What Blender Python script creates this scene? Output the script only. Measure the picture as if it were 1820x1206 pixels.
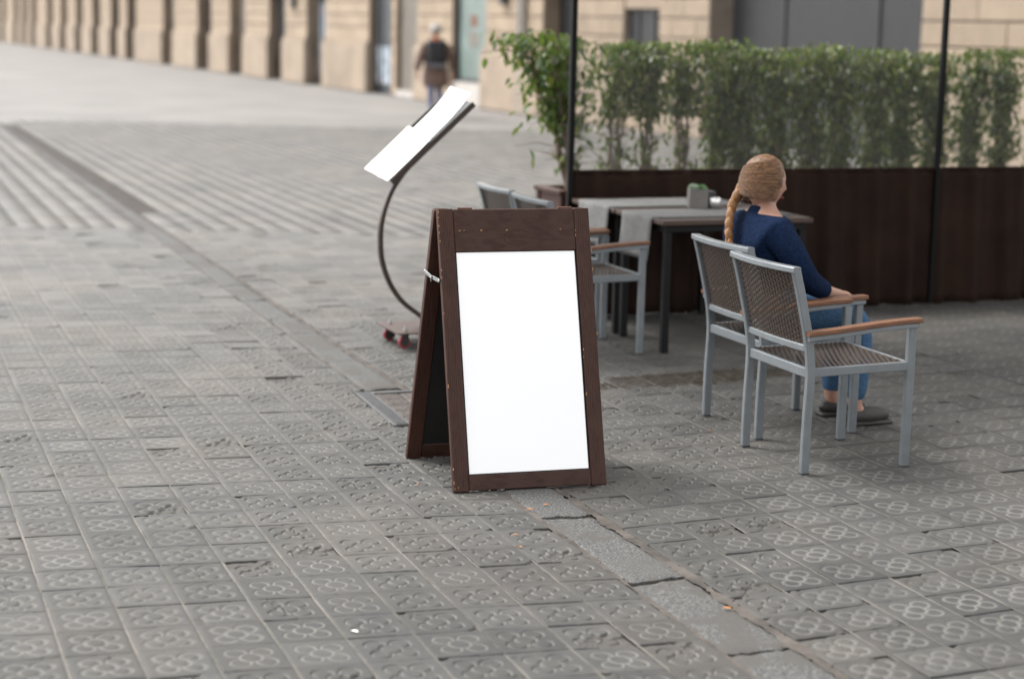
import bpy, bmesh, math, random
import numpy as np
from mathutils import Vector, Matrix, Quaternion
random.seed(7); rng = np.random.default_rng(7)
S = bpy.context.scene
for o in list(bpy.data.objects): bpy.data.objects.remove(o)
C = S.collection
R = math.radians
PI = math.pi

# ------------------------------------------------------------------ camera
CAM_H, PITCH, ROLL, FPX = 1.80, .1722, .02, 3240.0
cp, sp, cr, sr = math.cos(PITCH), math.sin(PITCH), math.cos(ROLL), math.sin(ROLL)
fw = Vector((0, cp, -sp)); up0 = Vector((0, sp, cp)); rt0 = Vector((1, 0, 0))
rt = rt0 * cr + up0 * sr; up = -rt0 * sr + up0 * cr
cd = bpy.data.cameras.new('camera'); cam = bpy.data.objects.new('camera', cd); C.objects.link(cam)
cam.matrix_world = Matrix(((rt.x, up.x, -fw.x, 0), (rt.y, up.y, -fw.y, 0), (rt.z, up.z, -fw.z, CAM_H), (0, 0, 0, 1)))
cd.sensor_fit = 'HORIZONTAL'; cd.sensor_width = 36; cd.lens = FPX / 1820 * 36
cd.clip_start = .05; cd.clip_end = 600
cd.dof.use_dof = True; cd.dof.focus_distance = 7.0; cd.dof.aperture_fstop = 1.7
S.camera = cam

# ------------------------------------------------------------------ sky, sun, exposure
W = bpy.data.worlds.new('World'); S.world = W; W.use_nodes = True
nt = W.node_tree; nt.nodes.clear()
SUN_EL, SUN_AZ = 52.0, -62.0          # the sun stands high, ahead of the camera and to the left
sky = nt.nodes.new('ShaderNodeTexSky'); sky.sky_type = 'NISHITA'; sky.sun_disc = False
sky.sun_elevation = R(SUN_EL); sky.sun_rotation = R(SUN_AZ); sky.dust_density = 3.0; sky.air_density = 1.0; sky.ozone_density = 1.0
hs = nt.nodes.new('ShaderNodeHueSaturation'); hs.inputs['Saturation'].default_value = .06
bg = nt.nodes.new('ShaderNodeBackground'); bg.inputs['Strength'].default_value = .15
wo = nt.nodes.new('ShaderNodeOutputWorld')
nt.links.new(sky.outputs[0], hs.inputs['Color']); nt.links.new(hs.outputs[0], bg.inputs[0]); nt.links.new(bg.outputs[0], wo.inputs[0])
sl = bpy.data.lights.new('sun', 'SUN'); sl.energy = 1.0; sl.angle = R(22); sl.color = (1, .965, .92)
so = bpy.data.objects.new('sun', sl); C.objects.link(so)
sd = Vector((math.sin(R(SUN_AZ)) * math.cos(R(SUN_EL)), math.cos(R(SUN_AZ)) * math.cos(R(SUN_EL)), math.sin(R(SUN_EL))))
so.rotation_euler = sd.to_track_quat('Z', 'Y').to_euler(); so.location = (-5, 5, 12)
S.view_settings.view_transform = 'Standard'; S.view_settings.look = 'None'
S.view_settings.exposure = 1.6; S.view_settings.gamma = 1; S.view_settings.use_curve_mapping = False
S.render.engine = 'CYCLES'

# ------------------------------------------------------------------ materials
def newmat(name):
    m = bpy.data.materials.new(name); m.use_nodes = True
    t = m.node_tree; b = t.nodes['Principled BSDF']
    return m, t, b
def N(t, typ, **kw):
    n = t.nodes.new(typ)
    for k, v in kw.items():
        if k.startswith('i_'):
            key = k[2:]; key = int(key) if key.isdigit() else key.replace('_', ' ')
            n.inputs[key].default_value = v
        else: setattr(n, k, v)
    return n
def math_(t, op, a, b=None, c=None, clamp=False):
    n = t.nodes.new('ShaderNodeMath'); n.operation = op; n.use_clamp = clamp
    for i, v in enumerate((a, b, c)):
        if v is None: continue
        if isinstance(v, (int, float)): n.inputs[i].default_value = v
        else: t.links.new(v, n.inputs[i])
    return n.outputs[0]
def mixc(t, fac, a, b, mode='MIX'):
    n = t.nodes.new('ShaderNodeMix'); n.data_type = 'RGBA'; n.blend_type = mode
    for k, v in ((0, fac), (6, a), (7, b)):
        if isinstance(v, (int, float)): n.inputs[k].default_value = v
        elif isinstance(v, tuple): n.inputs[k].default_value = (*v, 1) if len(v) == 3 else v
        else: t.links.new(v, n.inputs[k])
    return n.outputs[2]
def ramp(t, src, stops):
    n = t.nodes.new('ShaderNodeValToRGB'); t.links.new(src, n.inputs[0])
    e = n.color_ramp.elements
    while len(e) < len(stops): e.new(.5)
    for el, (p, c) in zip(e, stops):
        el.position = p; el.color = (*c, 1) if isinstance(c, tuple) else (c, c, c, 1)
    return n.outputs[0]
def noise(t, scale, vec=None, detail=4, rough=.6, mapscale=None):
    n = t.nodes.new('ShaderNodeTexNoise'); n.inputs['Scale'].default_value = scale
    n.inputs['Detail'].default_value = detail; n.inputs['Roughness'].default_value = rough
    if vec is not None:
        if mapscale:
            mp = t.nodes.new('ShaderNodeMapping'); mp.inputs['Scale'].default_value = mapscale
            t.links.new(vec, mp.inputs[0]); vec = mp.outputs[0]
        t.links.new(vec, n.inputs['Vector'])
    return n.outputs['Fac']
def bump(t, b, h, strength=.3, dist=.002):
    n = t.nodes.new('ShaderNodeBump'); n.inputs['Strength'].default_value = strength; n.inputs['Distance'].default_value = dist
    t.links.new(h, n.inputs['Height']); t.links.new(n.outputs[0], b.inputs['Normal'])
    return n
def pm(name, base, rough=.6, var=.25, scale=6, metal=0, bs=0, bscale=60, bdist=.002, mapscale=None, rnd=.0, spec=.5, var2=None):
    m, t, b = newmat(name)
    tc = t.nodes.new('ShaderNodeTexCoord'); v = tc.outputs['Object']
    n1 = noise(t, scale, v, 5, .6, mapscale)
    lo = tuple(c * (1 - var) for c in base); hi = tuple(min(1, c * (1 + var)) for c in base)
    if var2: hi = var2
    col = ramp(t, n1, [(.3, lo), (.7, hi)])
    if rnd:
        oi = t.nodes.new('ShaderNodeObjectInfo')
        k = math_(t, 'MULTIPLY_ADD', oi.outputs['Random'], rnd * 2, 1 - rnd)
        vm = t.nodes.new('ShaderNodeVectorMath'); vm.operation = 'SCALE'
        t.links.new(col, vm.inputs[0]); t.links.new(k, vm.inputs['Scale']); col = vm.outputs[0]
    t.links.new(col, b.inputs['Base Color'])
    b.inputs['Roughness'].default_value = rough; b.inputs['Metallic'].default_value = metal
    b.inputs['Specular IOR Level'].default_value = spec
    if bs: bump(t, b, noise(t, bscale, v, 6, .65, mapscale), bs, bdist)
    return m

def tile_material(name, near, rnd_attr=False):
    """hydraulic cement paving tile: grey brown cement, dust or moss in the pressed flower"""
    m, t, b = newmat(name)
    geo = t.nodes.new('ShaderNodeNewGeometry'); pos = geo.outputs['Position']
    if near:
        oi = t.nodes.new('ShaderNodeObjectInfo'); rv = oi.outputs['Random']
        if rnd_attr: rv = N(t, 'ShaderNodeAttribute', attribute_name='rnd').outputs['Fac']
        at = N(t, 'ShaderNodeAttribute', attribute_name='groove'); g = at.outputs['Fac']
        ab = N(t, 'ShaderNodeAttribute', attribute_name='broken'); brk = ab.outputs['Fac']
    else:
        ar = N(t, 'ShaderNodeAttribute', attribute_name='rnd'); rv = ar.outputs['Fac']; brk = None
        uv = t.nodes.new('ShaderNodeUVMap'); uv.uv_map = 'UVMap'
        sx = t.nodes.new('ShaderNodeSeparateXYZ'); t.links.new(uv.outputs[0], sx.inputs[0])
        X = math_(t, 'ABSOLUTE', math_(t, 'SUBTRACT', sx.outputs[0], .5)); Y = math_(t, 'ABSOLUTE', math_(t, 'SUBTRACT', sx.outputs[1], .5))
        mx = math_(t, 'MAXIMUM', X, Y); mn = math_(t, 'MINIMUM', X, Y)
        def hyp(a, bb): return math_(t, 'SQRT', math_(t, 'ADD', math_(t, 'POWER', a, 2), math_(t, 'POWER', bb, 2)))
        dc = hyp(X, Y); dp = hyp(math_(t, 'SUBTRACT', X, .192), math_(t, 'SUBTRACT', Y, .192))
        ring0 = math_(t, 'SUBTRACT', 1, math_(t, 'DIVIDE', math_(t, 'ABSOLUTE', math_(t, 'SUBTRACT', dc, .160)), .032), clamp=True)
        ring1 = math_(t, 'SUBTRACT', 1, math_(t, 'DIVIDE', math_(t, 'ABSOLUTE', math_(t, 'SUBTRACT', dp, .150)), .032), clamp=True)
        ring1 = math_(t, 'MULTIPLY', ring1, math_(t, 'GREATER_THAN', dc, .160))
        g = math_(t, 'MAXIMUM', ring0, ring1)
    big = noise(t, 1.1, pos, 3, .55); mid = noise(t, 9, pos, 5, .65); fine = noise(t, 160, pos, 4, .7); spk = noise(t, 420, pos, 2, .6)
    c = ramp(t, big, [(.34, (.112, .113, .111)), (.50, (.138, .134, .127)), (.64, (.160, .149, .135))])
    c = mixc(t, ramp(t, mid, [(.42, 0.0), (.7, .55)]), c, (.205, .192, .172))
    c = mixc(t, ramp(t, fine, [(.45, 0.0), (.8, .5)]), c, (.078, .072, .064))
    c = mixc(t, ramp(t, spk, [(.62, 0.0), (.78, .35)]), c, (.29, .28, .26))
    sxy = t.nodes.new('ShaderNodeSeparateXYZ'); t.links.new(pos, sxy.inputs[0])
    # brighter light of the open plaza painted into the tiles, dimmer near the camera
    plaza_light = t.nodes.new('ShaderNodeMapRange'); plaza_light.inputs['From Min'].default_value = 6; plaza_light.inputs['From Max'].default_value = 19; plaza_light.inputs['To Min'].default_value = .45; plaza_light.inputs['To Max'].default_value = .92
    t.links.new(math_(t, 'SUBTRACT', sxy.outputs[1], math_(t, 'MULTIPLY', sxy.outputs[0], .9)), plaza_light.inputs[0])
    k = math_(t, 'MULTIPLY', math_(t, 'MULTIPLY_ADD', rv, .28, .86), plaza_light.outputs[0])
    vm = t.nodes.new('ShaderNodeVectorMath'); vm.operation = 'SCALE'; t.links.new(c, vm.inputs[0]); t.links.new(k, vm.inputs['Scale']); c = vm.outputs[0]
    # pale mortar dust pressed into most flowers, dark moss in a few
    dustn = noise(t, 2.3, pos, 4, .6)
    dust = math_(t, 'MULTIPLY', g, ramp(t, dustn, [(.34, .38), (.60, .85)]))
    c = mixc(t, dust, c, (.178, .170, .157))
    moss = math_(t, 'MULTIPLY', g, ramp(t, noise(t, 3.7, pos, 5, .7), [(.60, 0.0), (.68, .85)]))
    c = mixc(t, moss, c, (.032, .026, .018))
    if brk is not None:
        c = mixc(t, math_(t, 'MULTIPLY', brk, ramp(t, fine, [(.35, .45), (.65, 1.0)])), c, (.072, .066, .059))
    gum = ramp(t, noise(t, 26, pos, 2, .4), [(.735, 0.0), (.75, .7)]); c = mixc(t, gum, c, (.03, .028, .026))
    # dirt blotches and the wet patch beside the tables
    sp2 = math_(t, 'MULTIPLY', ramp(t, noise(t, 5.5, pos, 6, .72), [(.62, 0.0), (.72, .65)]), 1.0)
    c = mixc(t, sp2, c, (.06, .05, .04))
    sx = t.nodes.new('ShaderNodeSeparateXYZ'); t.links.new(pos, sx.inputs[0])
    # long axis along the tile rows: centre (.95, 9.25), axes from the row direction
    dx = math_(t, 'SUBTRACT', sx.outputs[0], 1.02); dy = math_(t, 'SUBTRACT', sx.outputs[1], 9.33)
    a = R(26)
    u = math_(t, 'ADD', math_(t, 'MULTIPLY', dx, math.cos(a)), math_(t, 'MULTIPLY', dy, math.sin(a)))
    v = math_(t, 'SUBTRACT', math_(t, 'MULTIPLY', dy, math.cos(a)), math_(t, 'MULTIPLY', dx, math.sin(a)))
    d = math_(t, 'SQRT', math_(t, 'ADD', math_(t, 'POWER', math_(t, 'DIVIDE', u, .72), 2), math_(t, 'POWER', math_(t, 'DIVIDE', v, .19), 2)))
    d = math_(t, 'ADD', d, math_(t, 'MULTIPLY', math_(t, 'SUBTRACT', noise(t, 5, pos, 5, .7), .5), 2.3))
    wet = ramp(t, d, [(.80, 1.0), (.95, 0.0)])
    c = mixc(t, math_(t, 'MULTIPLY', wet, ramp(t, noise(t, 26, pos, 4, .7), [(.35, .35), (.6, .85)])), c, (.040, .030, .018))
    t.links.new(c, b.inputs['Base Color'])
    rr = math_(t, 'SUBTRACT', math_(t, 'MULTIPLY_ADD', mid, .25, .58), math_(t, 'MULTIPLY', wet, .3))
    t.links.new(rr, b.inputs['Roughness']); b.inputs['Specular IOR Level'].default_value = .22
    h = math_(t, 'ADD', math_(t, 'MULTIPLY', fine, .7), math_(t, 'MULTIPLY', mid, .6))
    if not near: h = math_(t, 'SUBTRACT', h, math_(t, 'MULTIPLY', g, .5))
    bump(t, b, h, .55, .0012)
    return m

M = {}
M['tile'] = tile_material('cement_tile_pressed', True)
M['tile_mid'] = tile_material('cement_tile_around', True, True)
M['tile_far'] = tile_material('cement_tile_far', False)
def ground_mat(name, a, bcol, sc=.5):
    m, t, b = newmat(name); geo = t.nodes.new('ShaderNodeNewGeometry'); pos = geo.outputs['Position']
    c = ramp(t, noise(t, sc, pos, 4, .6), [(.35, a), (.65, bcol)])
    c = mixc(t, ramp(t, noise(t, 45, pos, 4, .7), [(.5, 0.0), (.8, .4)]), c, tuple(x * .55 for x in a))
    t.links.new(c, b.inputs['Base Color']); b.inputs['Roughness'].default_value = .8; b.inputs['Specular IOR Level'].default_value = .2
    bump(t, b, noise(t, 90, pos, 5, .7), .4, .003)
    return m
M['plaza'] = ground_mat('worn_plaza_stone', (.168, .161, .152), (.215, .205, .193))
M['bed'] = ground_mat('dirt_in_joints', (.03, .025, .02), (.055, .047, .04), 6)
M['mortar'] = ground_mat('pale_mortar', (.085, .078, .069), (.175, .160, .142), 2.2)
M['mortar_pink'] = ground_mat('pinkish_mortar', (.055, .048, .042), (.110, .096, .084), 7)
m, t, b = newmat('grey_granite'); geo = t.nodes.new('ShaderNodeNewGeometry'); pos = geo.outputs['Position']
c = ramp(t, noise(t, 120, pos, 4, .85), [(.38, (.020, .020, .020)), (.5, (.074, .073, .070)), (.64, (.20, .197, .19))])
c = mixc(t, ramp(t, noise(t, 4, pos, 5, .6), [(.4, 0.0), (.65, .55)]), c, (.080, .077, .072))
c = mixc(t, ramp(t, noise(t, 1.7, pos, 5, .7), [(.50, 0.0), (.54, .85)]), c, (.072, .066, .060))
t.links.new(c, b.inputs['Base Color']); b.inputs['Roughness'].default_value = .75; b.inputs['Specular IOR Level'].default_value = .25
bump(t, b, noise(t, 130, pos, 5, .8), .6, .0015); M['granite'] = m

def wood_paint(name, base, dark, grain=(26, 26, 1.4), rough=.42):
    m, t, b = newmat(name)
    tc = t.nodes.new('ShaderNodeTexCoord'); v = tc.outputs['Object']
    g1 = noise(t, 3.2, v, 6, .62, grain)
    w = N(t, 'ShaderNodeTexWave', wave_type='BANDS', bands_direction='X'); w.inputs['Scale'].default_value = 1.6; w.inputs['Distortion'].default_value = 7; w.inputs['Detail'].default_value = 3
    mp = t.nodes.new('ShaderNodeMapping'); mp.inputs['Scale'].default_value = tuple(x * .9 for x in grain); t.links.new(v, mp.inputs[0]); t.links.new(mp.outputs[0], w.inputs['Vector'])
    h = math_(t, 'ADD', g1, math_(t, 'MULTIPLY', w.outputs['Fac'], .35))
    c = ramp(t, h, [(.35, dark), (.75, base)])
    chip = math_(t, 'MULTIPLY', ramp(t, noise(t, 30, v, 4, .75), [(.77, 0.0), (.80, 1.0)]), .8)
    c = mixc(t, chip, c, (.40, .22, .10))
    c = mixc(t, ramp(t, noise(t, 5, v, 4, .6), [(.5, 0.0), (.8, .25)]), c, tuple(min(1, x * 2.0) for x in base))
    t.links.new(c, b.inputs['Base Color']); b.inputs['Roughness'].default_value = rough; b.inputs['Specular IOR Level'].default_value = .16
    bump(t, b, h, .5, .0012)
    return m
M['brown_v'] = wood_paint('brown_painted_wood_upright', (.050, .0235, .0170), (.026, .0100, .0073))
M['brown_h'] = wood_paint('brown_painted_wood_rail', (.047, .0235, .0175), (.031, .0125, .0096), (1.4, 26, 26))
M['planter'] = wood_paint('brown_planter_boards', (.050, .024, .018), (.03, .014, .010))
M['chipwood'] = pm('bare_wood_in_chips', (.50, .27, .12), .8, .3, 40)
M['white'] = pm('white_poster_paper', (.93, .93, .93), .5, .005, 3)
M['paper'] = pm('white_menu_paper', (.92, .92, .91), .5, .01, 3)
M['binding'] = pm('pink_grey_binding', (.42, .33, .35), .6)
M['blackboard'] = pm('black_hardboard', (.006, .005, .005), .55, .4, 20, bs=.2, bscale=90)
M['zinc'] = pm('zinc_plated_steel', (.36, .37, .37), .4, .2, 60, metal=.8)
M['rust'] = pm('corroded_screw', (.10, .045, .03), .8, .4, 60)
M['pole'] = pm('dark_bronze_powder_coat', (.042, .028, .022), .4, .2, 20, metal=.2)
M['plate'] = pm('brown_powder_coat_plate', (.062, .040, .034), .5, .15, 8, spec=.25)
M['red_rubber'] = pm('red_polyurethane', (.25, .03, .035), .45, .2, 20)
M['wheel_hub'] = pm('black_wheel_hub', (.02, .02, .021), .5)
M['alu'] = pm('silver_grey_powder_coat', (.180, .198, .210), .36, .10, 14, metal=.35, bs=.08, bscale=500, bdist=.0003)
M['arm_wood'] = pm('oiled_armrest_wood', (.13, .055, .025), .5, .45, 8, mapscale=(2, 30, 30), bs=.2, bscale=20)
M['weave'] = pm('grey_brown_rattan_strand', (.050, .035, .027), .5, .45, 130)
M['foot'] = pm('black_plastic_glide', (.02, .02, .02), .6)
M['table_wood'] = pm('dark_brown_table_edge', (.045, .022, .014), .42, .4, 6, mapscale=(2, 30, 30), bs=.2, bscale=20)
M['black_metal'] = pm('black_table_steel', (.006, .006, .0065), .5, .3, 20, spec=.2)
m, t, b = newmat('grey_woven_runner'); tc = t.nodes.new('ShaderNodeTexCoord'); v = tc.outputs['Object']
c = ramp(t, noise(t, 14, v, 5, .8, (2, 26, 2)), [(.36, (.075, .075, .075)), (.55, (.19, .19, .185)), (.7, (.27, .27, .26))])
t.links.new(c, b.inputs['Base Color']); b.inputs['Roughness'].default_value = .9; b.inputs['Specular IOR Level'].default_value = .1
bump(t, b, noise(t, 120, v, 3, .7), .6, .001); M['runner'] = m
M['pot'] = pm('grey_cement_pot', (.14, .13, .12), .7, .12, 12)
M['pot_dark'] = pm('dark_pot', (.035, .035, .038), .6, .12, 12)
M['soil'] = pm('potting_soil', (.03, .022, .016), .95, .5, 60, bs=.8, bscale=80, bdist=.01)
M['succ'] = pm('green_succulent', (.07, .17, .045), .45, .4, 40)
M['succ_pale'] = pm('pale_succulent', (.26, .34, .24), .5, .25, 40)
M['steel'] = pm('brushed_steel', (.62, .61, .60), .22, .08, 30, metal=1)
M['fabric'] = pm('brown_vinyl_skirt', (.020, .0102, .0068), .8, .35, 3, bs=.25, bscale=300, bdist=.0008, spec=.15)
M['post'] = pm('black_post_paint', (.004, .004, .004), .5, .2, 10, spec=.15)
M['bark'] = pm('pale_brown_bark', (.16, .12, .09), .85, .4, 30, mapscale=(1, 1, .2), bs=.6, bscale=60)
def leafmat(name, cols):
    m, t, b = newmat(name); at = N(t, 'ShaderNodeAttribute', attribute_name='leaf_tone')
    c = ramp(t, at.outputs['Fac'], [(i / (len(cols) - 1), x) for i, x in enumerate(cols)])
    t.links.new(c, b.inputs['Base Color']); b.inputs['Roughness'].default_value = .38
    tr = t.nodes.new('ShaderNodeBsdfTranslucent'); t.links.new(mixc(t, .5, c, (.25, .38, .05)), tr.inputs[0])
    ms = t.nodes.new('ShaderNodeMixShader'); ms.inputs[0].default_value = .28
    t.links.new(b.outputs[0], ms.inputs[1]); t.links.new(tr.outputs[0], ms.inputs[2]); t.links.new(ms.outputs[0], t.nodes['Material Output'].inputs[0])
    return m
M['leaf_first'] = leafmat('weeping_fig_leaf_bright', [(.012, .030, .014), (.030, .065, .022), (.075, .13, .02), (.17, .19, .03), (.13, .17, .12)])
M['leaf'] = leafmat('weeping_fig_leaf', [(.017, .034, .012), (.040, .064, .017), (.082, .112, .024), (.18, .185, .035), (.10, .125, .06)])
m, t, b = newmat('scratched_clear_film'); tc = t.nodes.new('ShaderNodeTexCoord'); v = tc.outputs['Object']
tr = t.nodes.new('ShaderNodeBsdfTransparent'); tr.inputs[0].default_value = (.95, .95, .95, 1)
df = t.nodes.new('ShaderNodeBsdfDiffuse'); df.inputs[0].default_value = (.38, .38, .37, 1)
gl = t.nodes.new('ShaderNodeBsdfGlossy'); gl.inputs['Roughness'].default_value = .12; gl.inputs[0].default_value = (.8, .8, .8, 1)
m1 = t.nodes.new('ShaderNodeMixShader'); m2 = t.nodes.new('ShaderNodeMixShader')
f1 = ramp(t, noise(t, 14, v, 6, .8, (1, 1, .35)), [(.3, .01), (.75, .06)])
t.links.new(f1, m1.inputs[0]); t.links.new(tr.outputs[0], m1.inputs[1]); t.links.new(df.outputs[0], m1.inputs[2])
m2.inputs[0].default_value = .012; t.links.new(m1.outputs[0], m2.inputs[1]); t.links.new(gl.outputs[0], m2.inputs[2])
t.links.new(m2.outputs[0], t.nodes['Material Output'].inputs[0]); M['film'] = m
M['stone'] = pm('sandstone_block', (.31, .240, .172), .85, .12, 2.2, bs=.4, bscale=30, bdist=.004, rnd=.08)
M['plinth'] = pm('sandstone_plinth', (.285, .225, .168), .85, .2, 1.4, bs=.4, bscale=30, bdist=.004, rnd=.06)
M['stone_back'] = pm('sandstone_wall', (.36, .29, .22), .9, .15, 1.5)
M['reveal'] = pm('weathered_reveal', (.20, .155, .115), .85, .25, 2)
M['door_dark'] = pm('dark_door', (.009, .009, .011), .5, .3, 3)
M['door_blue'] = pm('dark_blue_grey_door', (.022, .029, .036), .45, .4, 3)
M['shutter'] = pm('beige_grey_shutter', (.15, .13, .105), .6, .15, 2)
M['marble'] = pm('pale_marble', (.42, .39, .36), .5, .1, 3)
M['shopglass'] = pm('green_grey_shop_glass', (.135, .180, .165), .35, .25, 1.3)
M['iron'] = pm('dark_iron', (.02, .02, .022), .5)
M['pipe'] = pm('grey_downpipe', (.30, .28, .25), .5)
m, t, b = newmat('graffiti_paint'); tc = t.nodes.new('ShaderNodeTexCoord'); v = tc.outputs['Object']
c = ramp(t, noise(t, 4.5, v, 5, .8, (3, 3, 1)), [(.42, (.04, .05, .06)), (.52, (.30, .36, .42)), (.62, (.62, .64, .66))])
c = mixc(t, ramp(t, noise(t, 3, v, 2, .5), [(.64, 0.0), (.68, .9)]), c, (.35, .04, .05))
t.links.new(c, b.inputs['Base Color']); b.inputs['Roughness'].default_value = .6; M['graffiti'] = m
M['skin'] = pm('skin', (.36, .20, .145), .5, .08, 20)
M['jacket'] = pm('navy_fleece', (.006, .015, .042), .95, .35, 60, bs=1.0, bscale=75, bdist=.012, spec=.1)
M['jeans'] = pm('blue_denim', (.045, .095, .17), .85, .35, 90, bs=.4, bscale=300, bdist=.001, spec=.2)
m, t, b = newmat('light_brown_hair'); tc = t.nodes.new('ShaderNodeTexCoord'); v = tc.outputs['Object']
h = noise(t, 20, v, 5, .7, (1.2, 7, 7)); c = ramp(t, h, [(.3, (.035, .017, .008)), (.5, (.125, .058, .023)), (.72, (.27, .14, .055))])
t.links.new(c, b.inputs['Base Color']); b.inputs['Roughness'].default_value = .42; bump(t, b, h, 1.0, .003); M['hair'] = m
m, t, b = newmat('golden_braid_hair'); tc = t.nodes.new('ShaderNodeTexCoord'); v = tc.outputs['Generated']
h = noise(t, 5, v, 5, .7, (16, 16, 1.5)); c = ramp(t, h, [(.3, (.05, .021, .007)), (.5, (.22, .098, .030)), (.72, (.42, .21, .065))])
t.links.new(c, b.inputs['Base Color']); b.inputs['Roughness'].default_value = .4; bump(t, b, h, .8, .002); M['braid'] = m
M['hairband'] = pm('pale_hair_tie', (.62, .47, .33), .6, .1, 20)
M['shoe'] = pm('dark_shoe', (.03, .026, .024), .6)
M['coat'] = pm('brown_coat', (.135, .090, .072), .9, .2, 8)
M['beanie'] = pm('grey_beanie', (.33, .31, .29), .95, .2, 60, bs=.5, bscale=90)
M['pack'] = pm('black_backpack', (.005, .006, .009), .6, .3, 9)
M['pack_grey'] = pm('grey_backpack_band', (.11, .11, .125), .6)
M['scarf'] = pm('orange_collar', (.55, .12, .035), .9)
M['canvas'] = pm('brown_awning_canvas', (.035, .024, .019), .8, .2, 3)
M['cover_metal'] = pm('galvanised_frame', (.085, .086, .086), .6, .25, 12, metal=.35, bs=.2, bscale=60)
M['cover_dark'] = pm('dark_ribbed_steel', (.035, .036, .038), .6, .3, 12, metal=.1)
M['inlay'] = pm('old_brown_cement', (.062, .050, .043), .8, .45, 45, bs=.8, bscale=70, bdist=.004, rnd=.1)
M['dryleaf'] = pm('dry_orange_leaf', (.55, .22, .055), .7, .3, 60)
M['scrap'] = pm('white_scrap', (.75, .75, .72), .7, .05, 60)

# ------------------------------------------------------------------ object helpers
def link(name, mesh, mat=None, parent=None, mats=None):
    o = bpy.data.objects.new(name, mesh); C.objects.link(o)
    if mat is not None: mesh.materials.append(M[mat] if isinstance(mat, str) else mat)
    if mats:
        for x in mats: mesh.materials.append(M[x])
    if parent is not None: o.parent = parent
    return o
def tag(o, label, cat, group=None, kind=None):
    if label: o['label'] = label
    if cat: o['category'] = cat
    if group: o['group'] = group
    if kind: o['kind'] = kind
    return o
def thing(name, label, cat, mat4=None, group=None):
    o = bpy.data.objects.new(name, None); C.objects.link(o); o.empty_display_size = .1
    if mat4 is not None: o.matrix_world = mat4
    return tag(o, label, cat, group)
def frame(x, y, z, yaw): return Matrix.Translation((x, y, z)) @ Matrix.Rotation(yaw, 4, 'Z')
class MB:
    def __init__(s): s.bm = bmesh.new()
    def box(s, c, d, bev=0, rot=None, seg=1):
        r = bmesh.ops.create_cube(s.bm, size=1); vs = r['verts']
        mt = Matrix.Translation(c) @ (rot.to_4x4() if rot is not None else Matrix()) @ Matrix.Diagonal((*d, 1))
        bmesh.ops.transform(s.bm, matrix=mt, verts=vs)
        if bev:
            es = list({e for v in vs for e in v.link_edges})
            bmesh.ops.bevel(s.bm, geom=es, offset=min(bev, min(d) * .45), segments=seg, profile=.6, affect='EDGES')
        return s
    def bx(s, x0, x1, y0, y1, z0, z1, bev=0):
        return s.box(((x0 + x1) / 2, (y0 + y1) / 2, (z0 + z1) / 2), (x1 - x0, y1 - y0, z1 - z0), bev)
    def sweep(s, pts, w, h=None, up=(0, 0, 1), n=10, cap=True):
        """w,h given: rectangular profile (w across, h along up); h None: round with radius w (number or list)"""
        pts = [Vector(p) for p in pts]; rings = []; upv = Vector(up)
        for i, p in enumerate(pts):
            a = pts[max(0, i - 1)]; bq = pts[min(len(pts) - 1, i + 1)]
            T = (bq - a).normalized(); side = T.cross(upv)
            if side.length < 1e-4: side = T.cross(Vector((1, 0, 0)))
            side.normalize(); U = side.cross(T).normalized()
            if h is None:
                r = w[i] if isinstance(w, (list, tuple)) else w
                ring = [p + side * math.cos(2 * PI * k / n) * r + U * math.sin(2 * PI * k / n) * r for k in range(n)]
            else:
                ww = w[i] if isinstance(w, (list, tuple)) else w; hh = h[i] if isinstance(h, (list, tuple)) else h
                cb = min(ww, hh) * .14
                a2, b2 = ww / 2, hh / 2
                q = [(-a2 + cb, -b2), (a2 - cb, -b2), (a2, -b2 + cb), (a2, b2 - cb), (a2 - cb, b2), (-a2 + cb, b2), (-a2, b2 - cb), (-a2, -b2 + cb)]
                ring = [p + side * x + U * y for x, y in q]
            rings.append([s.bm.verts.new(v) for v in ring])
        m = len(rings[0])
        for i in range(len(rings) - 1):
            for k in range(m):
                s.bm.faces.new((rings[i][k], rings[i][(k + 1) % m], rings[i + 1][(k + 1) % m], rings[i + 1][k]))
        if cap:
            s.bm.faces.new(rings[0][::-1]); s.bm.faces.new(rings[-1])
        return s
    def lathe(s, prof, c=(0, 0, 0), n=20, axis=None):
        c = Vector(c); q = Vector((0, 0, 1)).rotation_difference(Vector(axis)) if axis else Quaternion()
        rings = []
        for r, z in prof:
            if r < 1e-6: rings.append([s.bm.verts.new(c + q @ Vector((0, 0, z)))])
            else: rings.append([s.bm.verts.new(c + q @ Vector((r * math.cos(2 * PI * k / n), r * math.sin(2 * PI * k / n), z))) for k in range(n)])
        for a, bq in zip(rings, rings[1:]):
            for k in range(n):
                k2 = (k + 1) % n
                if len(a) == 1 and len(bq) == 1: continue
                if len(a) == 1: s.bm.faces.new((a[0], bq[k], bq[k2]))
                elif len(bq) == 1: s.bm.faces.new((a[k], a[k2], bq[0]))
                else: s.bm.faces.new((a[k], a[k2], bq[k2], bq[k]))
        if len(rings[0]) > 1: s.bm.faces.new(rings[0][::-1])
        if len(rings[-1]) > 1: s.bm.faces.new(rings[-1])
        return s
    def ell(s, c, r, rot=None, nu=14, nv=9):
        res = bmesh.ops.create_uvsphere(s.bm, u_segments=nu, v_segments=nv, radius=1)
        mt = Matrix.Translation(c) @ (rot.to_4x4() if rot is not None else Matrix()) @ Matrix.Diagonal((*r, 1))
        bmesh.ops.transform(s.bm, matrix=mt, verts=res['verts']); return s
    def poly(s, vs, fs):
        v = [s.bm.verts.new(p) for p in vs]
        for f in fs: s.bm.faces.new([v[i] for i in f])
        return s
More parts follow.
